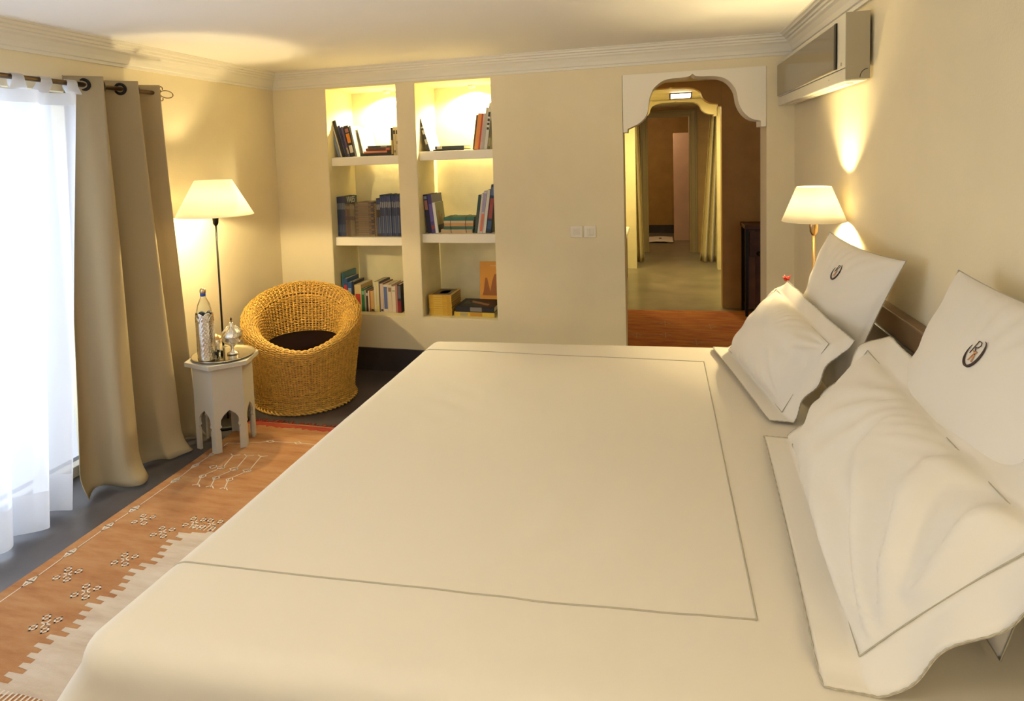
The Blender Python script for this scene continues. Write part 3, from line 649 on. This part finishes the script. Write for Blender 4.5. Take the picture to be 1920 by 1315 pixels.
# bottom left
G = 'books on the bottom left shelf'; Z = .441
rows = [(-2.470, .012, .31, .24, (.03, .14, .20), 'tall teal book standing at the left wall of the bottom left shelf', None, (.04, .17, .23)),
        (-2.457, .034, .265, .21, (.02, .07, .20), 'blue book with red mark right of the tall teal book', [(.5, .8, (.45, .03, .05))], None),
        (-2.421, .036, .235, .19, (.03, .09, .25), 'lighter blue book behind the rim of the wicker chair', [(.6, .8, (.3, .35, .5))], None),
        (-2.383, .020, .240, .19, (.015, .02, .05), 'navy book left of the thick cream book with red figures', None, None),
        (-2.361, .058, .216, .22, (.60, .45, .22), 'thick cream book with red figures, bottom left shelf', [(.25, .66, (.45, .04, .03))], (.6, .45, .22)),
        (-2.302, .026, .183, .15, (.01, .14, .05), 'dark green book, bottom left shelf', [(.75, .9, (.2, .35, .25))], None),
        (-2.275, .013, .176, .14, (.32, .29, .25), 'thin grey book right of the dark green book', None, None),
        (-2.261, .016, .172, .14, (.03, .02, .02), 'thin black book with a white tab, bottom left shelf', [(.75, .88, (.5, .5, .5))], None),
        (-2.244, .010, .168, .14, (.66, .60, .52), 'thin white low book right of the black one, bottom left shelf', None, None),
        (-2.233, .010, .170, .14, (.35, .10, .04), 'thin rust coloured book beside the tan one', None, None),
        (-2.222, .029, .166, .14, (.52, .33, .12), 'short tan book left of the tall cream books', [(.05, .12, BLK)], None),
        (-2.191, .020, .242, .21, (.58, .50, .36), 'tall cream book with red top edge, left of the yellowish one', [(.1, .9, (.62, .55, .42))], (.2, .02, .02)),
        (-2.170, .022, .246, .21, (.62, .55, .30), 'tall yellowish book, bottom left shelf', [(.02, .2, (.62, .55, .10))], None),
        (-2.147, .009, .242, .21, (.10, .08, .10), 'very thin dark book between yellowish and pale pink books', None, None),
        (-2.137, .025, .228, .21, (.50, .40, .36), 'pale pink grey book, bottom left shelf', [(.04, .1, BLK)], (.18, .02, .02)),
        (-2.110, .038, .222, .20, (.60, .52, .42), 'cream book with a broad blue spine label, bottom left shelf', [(.12, .92, (.10, .14, .34))], None),
        (-2.071, .033, .222, .20, (.60, .50, .38), 'plain cream book right of the blue labelled one', [(.75, .9, (.25, .15, .1))], None),
        (-2.037, .030, .210, .20, (.64, .55, .44), 'whitish book with red front cover, third from the right of the bottom left shelf', [(.8, .85, (.3, .4, .2))], (.30, .02, .02)),
        (-2.006, .016, .222, .20, (.42, .18, .14), 'narrow reddish book, second from the right of the bottom left shelf', None, (.25, .02, .03)),
        (-1.989, .030, .226, .20, (.02, .015, .025), 'black book with dark red lower spine at the right end of the bottom left shelf', [(.02, .42, (.22, .01, .02)), (.5, .95, (.12, .12, .14))], None)]
for (x, t, h, dp, col, lb, lab, cv) in rows: book(Z, 'U', x, t, h, 0, dp, col, lb, G, lab=lab, cover=cv)
# bottom right
G = 'yellow magazines on the bottom right shelf'; z = Z
YL = (.56, .34, .02)
for i in range(9):
    b_ = book(z, 'F', -1.528 + random.uniform(-.002, .002), .0174, .186 if i == 8 else .184, 0, .25, (.56 - .03 * (i % 2), .34 - .02 * (i % 3), .025), ('yellow magazine on top of the stack with a green and brown cover picture' if i == 8 else 'yellow magazine, %s from the bottom of the stack on the bottom right shelf' % ORD[i]), G, name='magazine', cat='magazine', cover=(.5, .3, .04), lab=[(.05, .2, (.48, .27, .02)), (.4, .8, (.60, .38, .05))], pages=cmat((.30, .23, .12)), y=4.66)
    z += .0178
for (y0, y1, z0, z1, cc) in ((.02, .23, .02, .165, (.13, .10, .07)), (.06, .18, .05, .12, (.07, .20, .05))):
    MB().box(.0174, .0178, y0, y1, z0, z1).build('cover_picture', cmat(cc), b_)
G = 'books on the bottom right shelf'
book(Z, 'F', -1.192, .033, .318, 0, .28, (.60, .42, .05), 'wide yellow book lying under the large black book', G, lab=[(.3, .6, (.45, .22, .02)), (.66, .85, (.35, .3, .15))], y=4.66)
b_ = book(Z + .034, 'F', -1.194, .042, .306, 0, .28, (.012, .012, .015), 'large black book lying flat with a tan picture on its cover', G, lab=[(.32, .62, (.20, .19, .17))], y=4.665)
MB().prism([(.05, .06), (.10, .06), (.22, .24), (.16, .24)], .042, .0426, 'x').build('cover_picture', cmat((.30, .16, .09)), b_)
MB().box(.042, .0426, .10, .20, .22, .27).build('cover_picture', cmat((.08, .08, .06)), b_)
ob = book(Z + .077, 'U', -1.352, .150, .300, 0, .012, (.68, .30, .03), 'orange book with a brown tower picture propped against the niche back', G, paper=False, y=4.955)
ob.rotation_euler = (math.radians(-4), 0, 0); ob.location = (-1.375, 4.93, Z + .078)
MB().prism([(.02, .03), (.155, .03), (.155, .20), (.12, .20), (.10, .14), (.085, .06), (.06, .17), (.045, .17), (.03, .06)], -.0006, 0, 'y').build('cover_picture', cmat((.36, .11, .015)), ob)
MB().box(.085, .15, -.0006, 0, .262, .272).build('title_bar', cmat((.70, .42, .12)), ob)

# ------------------------------------------------------------------ wicker tub chair
ccx, ccy = -2.405, 3.965
ch = thing('wicker_armchair', 'round woven honey coloured wicker tub chair in the left corner', 'chair', (ccx, ccy, 0))
back_ang = math.atan2(.86, -.50)
def chair_pt(th, s, off=0):
    c = .5 + .5 * math.cos(th - back_ang); zr = .402 + .300 * (c ** .75); w = .030 + .040 * c ** .6; h_ = .030 + .026 * c
    P = [(.325, 0), (.335, .02), (.338, .10), (.352, zr * .35), (.376, zr * .65), (.396, zr - .07), (.404, zr - .015), (.400, zr + h_ * .6), (.400 - w * .5, zr + h_), (.400 - w, zr + h_), (.400 - w * 1.45, zr + h_ * .65), (.400 - w * 1.75, zr), (.398 - w * 1.85, zr - .02), (.5 * (.398 - w * 1.85) + .5 * .245, .45 * zr + .55 * .385), (.242, .375)]
    L = [0]
    for a, b in zip(P, P[1:]): L.append(L[-1] + math.hypot(b[0] - a[0], b[1] - a[1]))
    d = s * L[-1]; i = 0
    while i < len(P) - 2 and L[i + 1] < d: i += 1
    f = min(1, (d - L[i]) / max(1e-6, L[i + 1] - L[i]))
    def cr(k, f):
        p0, p1, p2, p3 = P[max(k - 1, 0)], P[k], P[k + 1], P[min(k + 2, len(P) - 1)]
        return [0.5 * ((2 * b) + (-a + c2) * f + (2 * a - 5 * b + 4 * c2 - d2) * f * f + (-a + 3 * b - 3 * c2 + d2) * f ** 3) for a, b, c2, d2 in zip(p0, p1, p2, p3)]
    r, z = cr(i, f); r2, z2 = cr(i, min(1, f + .05)); r1, z1 = cr(i, max(0, f - .05))
    nr, nz = (z2 - z1), -(r2 - r1); ln = math.hypot(nr, nz) or 1
    r += off * nr / ln; z += off * nz / ln
    return Vector((ccx + r * math.cos(th), ccy + r * math.sin(th), max(.001, z)))
MB().grid(lambda u, v: chair_pt(2 * PI * u, v, -.004), 72, 40).build('inner_shell', wicker_dark, ch)
NS = 62
st = MB()
for k in range(NS): st.tube([chair_pt(2 * PI * k / NS, j / 34) for j in range(35)], .0062, 5)
st.build('upright_canes', wicker_m, ch, kind='stuff')
wv = MB(); NR = 104
for r_ in range(NR):
    s = (r_ + .5) / NR; ph = 1 if r_ % 2 else -1
    jit = random.uniform(-.0015, .0015)
    wv.tube([chair_pt(2 * PI * (k / 2) / NS, min(1, s + jit), (.0062 * ph * (1 if (k // 2) % 2 else -1)) if k % 2 == 0 else 0) for k in range(NS * 2)], .0040 + random.uniform(-.0006, .0006), 4, closed=True, smooth=True)
wv.build('woven_strands', wicker_m, ch, kind='stuff')
bd = MB()
for o_ in (0, 1):
    bd.tube([Vector((ccx + (.345 + .010 * math.sin(k * 1.0 + o_ * PI)) * math.cos(2 * PI * k / 200), ccy + (.345 + .010 * math.sin(k * 1.0 + o_ * PI)) * math.sin(2 * PI * k / 200), .012 + .007 * math.cos(k * 1.0 + o_ * PI))) for k in range(200)], .007, 5, closed=True)
bd.build('braided_foot', wicker_m, ch)
MB().lathe([(.0001, .36), (.246, .36), (.246, .378), (.0001, .378)], (ccx, ccy, 0), 40).build('seat', wicker_dark, ch)
cu = MB().lathe([(.0001, .380), (.22, .380), (.240, .388), (.246, .400), (.240, .414), (.20, .424), (.10, .430), (.0001, .431)], (ccx, ccy, 0), 48).build('seat_cushion', cushion_m)
tag(cu, 'dark brown round cushion in the wicker tub chair', 'cushion')

# ------------------------------------------------------------------ hexagonal side table
tx, ty, tz = -2.482, 3.190, .530
tb = thing('side_table', 'small white hexagonal side table with keyhole arches', 'table', (tx, ty, 0))
na = math.atan2(-.70, .72)
def hexp(R, a0=na + PI / 6): return [(tx + R * math.cos(a0 + k * PI / 3), ty + R * math.sin(a0 + k * PI / 3)) for k in range(6)]
MB().prism(hexp(.208), tz - .026, tz, 'z').build('table_top', white_paint, tb, bevel=.003)
Sd = .168; zt = tz - .026
cut = [(.034, .0105), (.034, .135), (.026, .150), (.040, .158), (.034, .175), (.036, .200), (.052, .225), (.070, .240), (.084, .250)]
for k in range(6):
    q = MB(); h1, h2 = hexp(Sd)[k], hexp(Sd)[(k + 1) % 6]
    e = Vector((h2[0] - h1[0], h2[1] - h1[1], 0)); Ln = e.length; e.normalize(); nn = Vector((e.y, -e.x, 0)) * .014
    if (Vector((h1[0] - tx, h1[1] - ty, 0)).dot(nn)) > 0: nn = -nn
    O = Vector((h1[0], h1[1], 0))
    half = Ln / 2
    cl = [(min(a * Ln / .168, half), b) for a, b in cut]; cl[-1] = (half, .250)
    left = cl; right = [(Ln - a, b) for a, b in cl]
    def V(a, b): return O + e * a + Vector((0, 0, b))
    # side strips from the outer edge to the cut line, then the panel above
    for side, sg in ((left, 0), (right, Ln)):
        for (a, b), (c, d) in zip(side, side[1:]):
            if abs(d - b) < 1e-6: continue
            p = [V(sg, b), V(a, b), V(c, d), V(sg, d)]
            q.add(p + [x + nn for x in p], [(0, 1, 2, 3), (7, 6, 5, 4), (1, 5, 6, 2), (0, 4, 5, 1)])
    p = [V(0, .250), V(Ln, .250), V(Ln, zt), V(0, zt)]
    q.add(p + [x + nn for x in p], [(0, 1, 2, 3), (7, 6, 5, 4), (0, 4, 5, 1)])
    q.build('side_panel', white_paint, tb)
    # pointed foot at each corner
    ft = MB(); c1 = Vector((h1[0], h1[1], 0))

# tray, bottle, bowl, glass
ex, ey = -2.500, 3.245
tr = MB().lathe([(.0001, .0015), (.150, .0015), (.165, .006), (.176, .012), (.180, .012), (.178, .008), (.166, .002), (.150, 0), (.0001, 0)], (tx + .002, ty + .012, tz + .001), 56).build('tray', tray_m)
tag(tr, 'round silver tray on the white hexagonal table', 'tray')
bx, by, bz_ = -2.520, 3.105, tz + .003
bt = thing('bottle', 'water bottle in an engraved silver sleeve on the tray', 'bottle', (bx, by, bz_))
MB().lathe([(.0001, .004), (.040, .004), (.043, .01), (.044, .25), (.042, .285), (.034, .325), (.020, .355), (.014, .372), (.0135, .395), (.011, .395), (.0115, .37), (.030, .32), (.038, .285), (.040, .25), (.039, .014), (.0001, .010)], (bx, by, bz_), 32).build('glass_body', glass_m, bt)
sl = MB()
def slv(u, v):
    th = 2 * PI * u; top = .262 + .016 * abs(math.sin(th * 3)); z = .002 + v * top
    r = .0475 + .0012 * math.sin(th * 18) * math.sin(v * 60)
    return Vector((bx + r * math.cos(th), by + r * math.sin(th), bz_ + z))
sl.grid(slv, 72, 50); sl.build('silver_sleeve', silver_m, bt, solid=.0015)
arch_tr = MB()
for k in range(6):
    t0 = 2 * PI * k / 6
    arch_tr.tube([(bx + .0490 * math.cos(t0 + .46 * math.cos(a)), by + .0490 * math.sin(t0 + .46 * math.cos(a)), bz_ + .225 + .034 * math.sin(a)) for a in [PI * i / 12 for i in range(13)]], .002, 5)
    arch_tr.tube([(bx + .0490 * math.cos(t0 + .5), by + .0490 * math.sin(t0 + .5), bz_ + z) for z in (.004, .13, .226)], .002, 5)
arch_tr.build('sleeve_arches', silver_m, bt)
MB().lathe([(.0145, .372), (.0155, .374), (.0155, .391), (.0145, .393)], (bx, by, bz_), 20).build('blue_ring', blue_m, bt)
MB().lathe([(.0155, .392), (.017, .394), (.017, .408), (.012, .418), (.0001, .421)], (bx, by, bz_), 20).build('gold_cap', gold_m, bt)
sx_, sy_ = -2.440, 3.235
bo = thing('sugar_bowl', 'silver footed sugar bowl with pointed lid on the tray', 'bowl', (sx_, sy_, bz_))
MB().lathe([(.0001, .002), (.034, .002), (.034, .006), (.018, .014), (.010, .026), (.010, .040), (.022, .052), (.044, .066), (.057, .088), (.060, .108), (.062, .112), (.058, .112), (.054, .09), (.0001, .06)], (sx_, sy_, bz_), 36).build('bowl', silver_m, bo)
MB().lathe([(.062, .113), (.060, .124), (.048, .142), (.030, .158), (.018, .170), (.015, .182), (.011, .190), (.0001, .193)], (sx_, sy_, bz_), 36).build('lid', silver_m, bo)
MB().lathe([(.0001, .192), (.004, .194), (.003, .20), (.006, .206), (.0065, .211), (.003, .218), (.0001, .220)], (sx_, sy_, bz_), 14).build('knob', bronze_m, bo)
for k in range(8):
    a = 2 * PI * k / 8
    MB().tube([(sx_ + r * math.cos(a), sy_ + r * math.sin(a), bz_ + z) for r, z in ((.059, .118), (.052, .138), (.036, .154), (.022, .168))], .0028, 5).build('lid_rib', silver_m, bo)
gx, gy = -2.552, 3.235
cp = thing('metal_cup', 'small dark metal cup between the bottle and the sugar bowl', 'cup', (gx, gy, bz_))
MB().lathe([(.0001, .001), (.026, .001), (.027, .01), (.033, .060), (.038, .085), (.035, .085), (.030, .06), (.024, .008), (.0001, .006)], (gx, gy, bz_), 24).build('cup', silver_m, cp)
MB().lathe([(.038, .085), (.032, .100), (.012, .112), (.0001, .116)], (gx, gy, bz_), 24).build('lid', brass_m, cp)
for k, (gx, gy) in enumerate(((-2.478, 3.135), (-2.447, 3.125))):
    gl = MB().lathe([(.0001, .001), (.018, .001), (.021, .045), (.019, .045), (.017, .005), (.0001, .004)], (gx, gy, bz_ + (.0)), 20).build('tea_glass', glass_m)
    tag(gl, ('small clear tea glass next to the bottle foot on the tray', 'small clear tea glass in front of the sugar bowl foot')[k], 'glass', 'tea glasses on the tray')

# ------------------------------------------------------------------ curtain rod, curtains
RX, RZ = -2.85, 2.092
rod = thing('curtain_rod', 'dark bronze curtain rod above the window', 'curtain rod', (RX, 1.9, RZ))
MB().tube([(RX, -.3, RZ), (RX, 3.24, RZ)], .0125, 14).build('pole', bronze_m, rod)
fin = MB()
loop = [(RX, 3.25 + .055 - .055 * math.cos(a), RZ + .022 * math.sin(a)) for a in [2 * PI * i / 24 for i in range(24)]]
fin.tube(loop, .003, 6, closed=True)
fin.tube([(RX, 3.24, RZ), (RX, 3.25, RZ)], .006, 8)
sc1 = [(RX, 3.262 + .012 * math.cos(a), RZ + .030 + .012 * math.sin(a)) for a in [-.5 + 4.7 * i / 16 for i in range(17)]]
sc2 = [(RX, 3.262 + .012 * math.cos(a), RZ - .030 - .012 * math.sin(a)) for a in [-.5 + 4.7 * i / 16 for i in range(17)]]
fin.tube(sc1, .003, 6); fin.tube(sc2, .003, 6); fin.tube([sc1[-1], (RX, 3.248, RZ), sc2[-1]], .003, 6)
fin.build('scrolled_finial', bronze_m, rod)
for y in (.1, 3.10):
    MB().tube([(WX0, y, RZ), (RX, y, RZ)], .007, 8).lathe([(.0001, -.0), (.02, 0), (.02, .004), (.0001, .004)], (0, 0, 0), 4).build('bracket', bronze_m, rod) if False else MB().tube([(WX0 + .001, y, RZ), (RX, y, RZ)], .007, 8).build('bracket', bronze_m, rod)

def pw(pts, t):
    for (a, va), (b, vb) in zip(pts, pts[1:]):
        if t <= b: return lerp(va, vb, (t - a) / (b - a))
    return pts[-1][1]
def curt(u, v):                                           # v: 0 floor, 1 top
    top_y = lerp(2.625, 3.205, u); ph = 2 * PI * (u - .15) / .41
    fx = math.sin(ph); fy = math.sin(2 * ph) * .25
    top = Vector((RX + .072 * fx * (1 - .12 * abs(fx)), top_y + fy * .05, 0))
    by_ = lerp(2.47, 3.22, u ** .95)
    bot = Vector((-2.745 + .085 * fx + .02 * u, by_ - .02 * math.sin(2 * ph) + .02 * math.sin(9 * u), 0))
    k = (1 - v); k2 = k ** 1.25
    P = top.lerp(bot, k2)
    P.x += .010 * math.sin(ph * 2.3 + v * 2.5) * (.4 + k)
    P.x += .02 * noise.noise(Vector((u * 4, v * 2.2, 1))) * k
    P.y += .03 * noise.noise(Vector((u * 3, v * 1.7, 9))) * k
    P.z = .012 + v * (RZ + .045 - .012)
    if v < .06:
        e_ = (1 - v / .06); P.x += e_ * e_ * (.055 + .02 * math.sin(ph * 1.5)); P.z = max(P.z, .012 + .006 * abs(math.sin(u * 20)))
    return P
drape = thing('curtain', 'long beige eyelet curtain gathered at the right of the window', 'curtain', (-2.8, 2.9, 0))
MB().grid(curt, 150, 70).build('fabric', curtain_m, drape, solid=.003)
for u in (.0, ):
    pass
def eyelet(y, ang):
    t = MB(); c = Vector((RX, y, RZ)); a_ = Vector((math.sin(ang), -math.cos(ang), 0)); b_ = Vector((math.cos(ang), math.sin(ang), 0)); z_ = Vector((0, 0, 1))
    t.tube([c + b_ * (.0265 * math.cos(k * PI / 12)) + z_ * (.0265 * math.sin(k * PI / 12)) for k in range(24)], .0085, 8, closed=True)
    t.build('eyelet_ring', black_m, drape)
eyelet(2.712, .5); eyelet(2.950, .5); eyelet(2.831, PI - .5); eyelet(3.069, PI - .5)

SY0, SY1 = .25, 2.66
def sheer_x(y, k):
    a = .020 + .045 * k
    return a * (math.sin(y * 27 + .8 * math.sin(y * 5)) + .45 * math.sin(y * 13.7 + 1.3)) 
def shp(u, v):
    y = lerp(SY0, SY1, u); k = 1 - v
    yb = y - .30 * k * (u ** 2) * .9
    x = lerp(-2.845, -2.775, k) + sheer_x(y, min(1, .25 + k)) * (1 if v > .02 else 1)
    x = min(x, -2.68)
    return Vector((x, yb + .012 * math.sin(y * 40) * k, .02 + v * (RZ - .055 - .02)))
shc = thing('sheer_curtain', 'white sheer tab top curtain glowing with daylight', 'curtain', (-2.82, 1.5, 0))
HV = .085
MB().grid(lambda u, v: shp(u, HV + (1 - HV - .03) * v), 420, 40).build('fabric', sheer_m, shc)
MB().grid(lambda u, v: shp(u, HV * v), 420, 4).build('bottom_hem', hem_m, shc)
MB().grid(lambda u, v: shp(u, .97 + .03 * v), 420, 2).build('heading_band', hem_m, shc)
ny = 17
for k in range(ny):
    y = SY1 - .03 - k * .145
    u = (y - SY0) / (SY1 - SY0); P0 = shp(u, 1.0)
    q = MB(); w_ = .030
    path = [(P0.x + .004, P0.z), (RX + .016, RZ - .016), (RX + .017, RZ), (RX + .010, RZ + .015), (RX, RZ + .018), (RX - .010, RZ + .015), (RX - .017, RZ), (RX - .014, RZ - .02), (P0.x - .004, P0.z)]
    wd = [1.5, 1.1, 1, 1, 1, 1, 1, 1.1, 1.5]
    vs_ = []
    for (x, z), s in zip(path, wd): vs_ += [(x, P0.y - w_ * s, z), (x, P0.y + w_ * s, z)]
    q.add(vs_, [(2 * i, 2 * i + 1, 2 * i + 3, 2 * i + 2) for i in range(len(path) - 1)], True)
    q.build('tab', hem_m, shc)

# ------------------------------------------------------------------ rugs
def stepped(pts, step=.022):
    return pts
rug = thing('rug', 'orange flat woven rug with cream field and stitched motifs along the bed', 'rug', (-1.2, 2.2, 0))
RT = .009
outline = [(-2.495, -.9), (-2.494, 1.2), (-2.494, 1.80), (-2.498, 2.1), (-2.505, 2.4), (-2.509, 2.78), (-2.52, 3.05), (-2.532, 3.27), (-2.536, 3.485), (-2.3, 3.50), (-2.1, 3.505), (-1.8, 3.50), (-.9, 3.49), (-.9, -.9)]
MB().prism(outline, .001, RT, 'z').build('woven_ground', rug_m, rug)
# red end band with ragged inner edge
rb = [(-2.536, 3.485), (-2.536, 3.47)]
x = -2.52
while x < -.92:
    rb += [(x, 3.455 - .03 * random.random()), (x + .018, 3.455 - .03 * random.random())]; x += .036
rb += [(-.9, 3.46), (-.9, 3.49)]
MB().prism(rb[::-1], RT, RT + .0012, 'z').build('red_end_band', rug_red, rug)
fr_ = MB(); x = -2.53
while x < -.92:
    L_ = random.uniform(.02, .065); fr_.tube([(x, 3.49, .006), (x + random.uniform(-.01, .01), 3.49 + L_ * .6, .004), (x + random.uniform(-.02, .02), 3.49 + L_, .004)], .003, 4); x += .009
fr_.build('fringe', rug_red, rug, kind='stuff')
# cream field with a stepped edge
fe = [(-.9, 2.36), (-1.6, 2.355), (-1.96, 2.35), (-1.965, 2.335), (-2.03, 2.33), (-2.03, 2.318), (-2.092, 2.315)]
y = 2.30; i = 0
while y > 1.50:
    xo = -2.080 - .018 * math.sin(i * 1.3); xi = xo + .045
    fe += [(xo, y), (xo, y - .018), (xi, y - .022), (xi, y - .040)]; y -= .042; i += 1
fe += [(-2.11, y), (-2.10, y - .03), (-2.0, y - .035), (-1.95, y - .02), (-.9, y - .02)]
MB().prism(fe, RT, RT + .0012, 'z').build('cream_field', rug_white, rug)
fe2 = [(-.9, 1.40), (-1.95, 1.40), (-2.1, 1.38)]
tick = MB()
for k in range(24): tick.box(-2.07 + k * .018, -2.063 + k * .018, 1.405, 1.44, RT, RT + .0016)
for k in range(14): tick.box(-2.07 + k * .02, -2.065 + k * .02, 2.352, 2.385, RT, RT + .0016)
tick.build('stitched_ticks', rug_thread, rug)
TZ = RT + .0014
def motif(lines, name='stitched_motif', r=.0028, m=None, parent=None):
    q = MB()
    r *= 1.15
    for ln in lines:
        for (a, b), (c, d) in zip(ln, ln[1:]):
            L = math.hypot(c - a, d - b) or 1; ex, ey = (c - a) / L * r, (d - b) / L * r
            q.add([(a - ex + ey, b - ey - ex, TZ), (c + ex + ey, d + ey - ex, TZ), (c + ex - ey, d + ey + ex, TZ), (a - ex - ey, b - ey + ex, TZ)], [(0, 1, 2, 3)])
    q.build(name, m or rug_thread, parent or rug)
def dia(cx, cy, a, b): return [(cx - a, cy), (cx, cy - b), (cx + a, cy), (cx, cy + b), (cx - a, cy)]
for (cx, cy) in ((-2.331, 2.367), (-2.164, 2.300), (-2.075, 2.400), (-1.986, 2.405), (-2.173, 2.092), (-2.328, 1.955), (-2.162, 1.887), (-2.156, 1.708), (-2.330, 1.60)):
    s = .018
    motif([dia(cx + dx * s * 1.5, cy + dy * s * 1.5, s * .8, s * .8) for dx in (-1, 1) for dy in (-1, 1)] + [[(cx - s, cy), (cx + s, cy)], [(cx, cy - s), (cx, cy + s)]])
ln = [(-2.440, .2), (-2.441, 1.759)]
for (a, b) in ((-2.442, 1.884), (-2.448, 2.077), (-2.452, 2.281), (-2.448, 2.434), (-2.452, 2.717), (-2.462, 2.883), (-2.460, 3.026)):
    motif([dia(a, b, .016, .034), dia(a, b, .008, .017)], 'stitched_diamond')
    ln += [(a, b - .034)]; motif([ln[-2:]], 'stitched_line', .0022); ln += [(a, b + .034)]
motif([[(-2.460, 3.06), (-2.465, 3.17), (-2.37, 3.185), (-2.24, 3.235)]], 'stitched_line', .0022)
motif([dia(-2.224, 3.243, .025, .014)], 'stitched_diamond'); motif([dia(-2.049, 3.258, .025, .014)], 'stitched_diamond')
motif([[(-2.198, 3.243), (-2.075, 3.258)], [(-2.023, 3.258), (-1.5, 3.27)]], 'stitched_line', .0022)
for k in range(3):                                       # three combs
    x = -2.325 + k * .083
    motif([[(x - .005, 3.035 + .012 * k), (x + .03, 2.90), (x - .02, 2.79), (x + .022, 2.70)], dia(x + .02, 2.893, .026, .020), dia(x - .012, 2.787, .020, .022), [(x - .03, 3.05 + .01 * k), (x - .005, 3.03 + .012 * k), (x + .028, 3.05 + .01 * k)], [(x, 2.695), (x + .022, 2.712), (x + .046, 2.69)]], 'stitched_comb', .0024)
motif([dia(-2.35, 2.89, .026, .020)], 'stitched_diamond')

runner = thing('runner_rug', 'deep orange runner rug in the hallway beyond the arch', 'rug', (.15, 5.8, 0))
MB().prism([(-.76, 4.90), (1.2, 4.90), (1.2, 6.93), (.78, 6.95), (-.345, 6.86), (-.78, 6.84)], .001, .008, 'z').build('woven_ground', runner_m, runner)
TZ = .009
for (cx, cy) in ((.05, 6.35), (.05, 5.95), (.45, 6.3), (-.2, 5.9), (.30, 5.75)):
    motif([dia(cx, cy, .05, .05), [(cx - .1, cy), (cx + .1, cy)], [(cx, cy - .09), (cx, cy + .09)]], 'stitched_motif', .003, runner_thread, runner)

# ------------------------------------------------------------------ hallway things
cb = thing('hall_cabinet', 'dark wooden cabinet just inside the arch on the right', 'cabinet', (1.1, 6.9, 0))
MB().box(.80, 1.44, 6.72, 7.08, .865, .905).build('top', darkwood, cb, bevel=.004)
MB().box(.90, 1.42, 6.75, 7.06, .09, .865).build('body', darkwood, cb, bevel=.004)
MB().box(.806, .834, 6.73, 6.76, 0, .865).build('leg', black_m, cb); MB().box(.806, .834, 7.03, 7.06, 0, .865).build('leg', black_m, cb)
MB().box(1.40, 1.43, 6.73, 6.76, 0, .09).build('leg', black_m, cb)
d = MB().box(.845, 1.40, 6.738, 6.75, .60, .84).build('door', darkwood, cb, bevel=.003)
MB().sphere((.93, 6.715, .63), .028, 14, 8, .8).build('handle', black_m, d)
bp = MB().box(.836, .90, 6.76, 7.05, .09, .865).build('side_panel', mat('brown_wood', (.14, .055, .018), .6, var=.2), cb)

def hcurt(x0, x1, y, name, lab, nf, amp, xb0, xb1, sg):
    r = thing(name, lab, 'curtain', ((x0 + x1) / 2, y, 0))
    def fn(u, v):
        k = (1 - v)
        x = lerp(lerp(x0, x1, u), lerp(xb0, xb1, u), k)
        return Vector((x, y + amp * math.sin(u * nf * 2 * PI), .015 + v * 2.28))
    MB().grid(fn, 60, 20).build('fabric', bathcurt_m, r, solid=.003)
hcurt(-.46, -.275, 9.9, 'hall_curtain', 'left olive curtain drawn aside in the hallway', 3.5, .04, -.46, -.205, 1)
hcurt(.745, .98, 9.98, 'hall_curtain', 'right olive curtain drawn aside in the hallway', 4.5, .05, .58, .98, 1)

tw = MB().grid(lambda u, v: Vector((lerp(-.19, .255, u), lerp(12.08, 12.75, v), .02 + .012 * noise.noise(Vector((u * 3, v * 4, 2))) + .010 * math.sin(u * PI))), 24, 24).build('bath_mat', towel_m, solid=.016)
tag(tw, 'folded white bath mat on the floor at the end of the hallway', 'mat'); tw['_o'] = (0, 0, 0)
MB().tube([(.03 + .022 * math.cos(a * PI / 6), 12.38 + .05 * math.sin(a * PI / 6), .048) for a in range(12)], .004, 5, closed=True).build('monogram', dark_thread, tw)

tub = thing('bathtub', 'white bathtub rim with dark side panel at the left of the hallway', 'bathtub', (-.72, 8.0, 0))
MB().box(-1.03, -.395, 7.4, 8.75, 0, .60).build('side_panel', tubside_m, tub, bevel=.01)
q = MB(); q.prism([(-1.03, 7.36), (-.365, 7.36), (-.365, 8.80), (-1.03, 8.80)], .60, .665, 'z'); q.build('rim', tub_m, tub, bevel=.02)

cl = thing('ceiling_lamp', 'dark framed ceiling lamp lit above the bathroom passage', 'lamp', (.28, 8.5, 2.35))
MB().box(.16, .40, 8.40, 8.60, 2.30, 2.349).build('glass', bathlamp_m, cl, bevel=.004)
q = MB()
for a, b in ((.15, .165), (.395, .41)): q.box(a, b, 8.38, 8.62, 2.288, 2.349)
q.box(.165, .395, 8.38, 8.395, 2.335, 2.349); q.box(.165, .395, 8.605, 8.62, 2.335, 2.349)
q.build('frame', darkwood, cl)
tr_ = thing('towel_rail', 'dark vertical rail on the right wall of the hallway', 'rail', (.83, 8.3, 1.4))
MB().tube([(.822, 8.4, 1.03), (.822, 8.4, 1.53)], .014, 8).build('bar', black_m, tr_)
MB().box(.815, .84, 8.38, 8.42, 1.2, 1.23).build('bracket', black_m, tr_)

for o in list(bpy.data.objects):
    if '_o' in o: del o['_o']
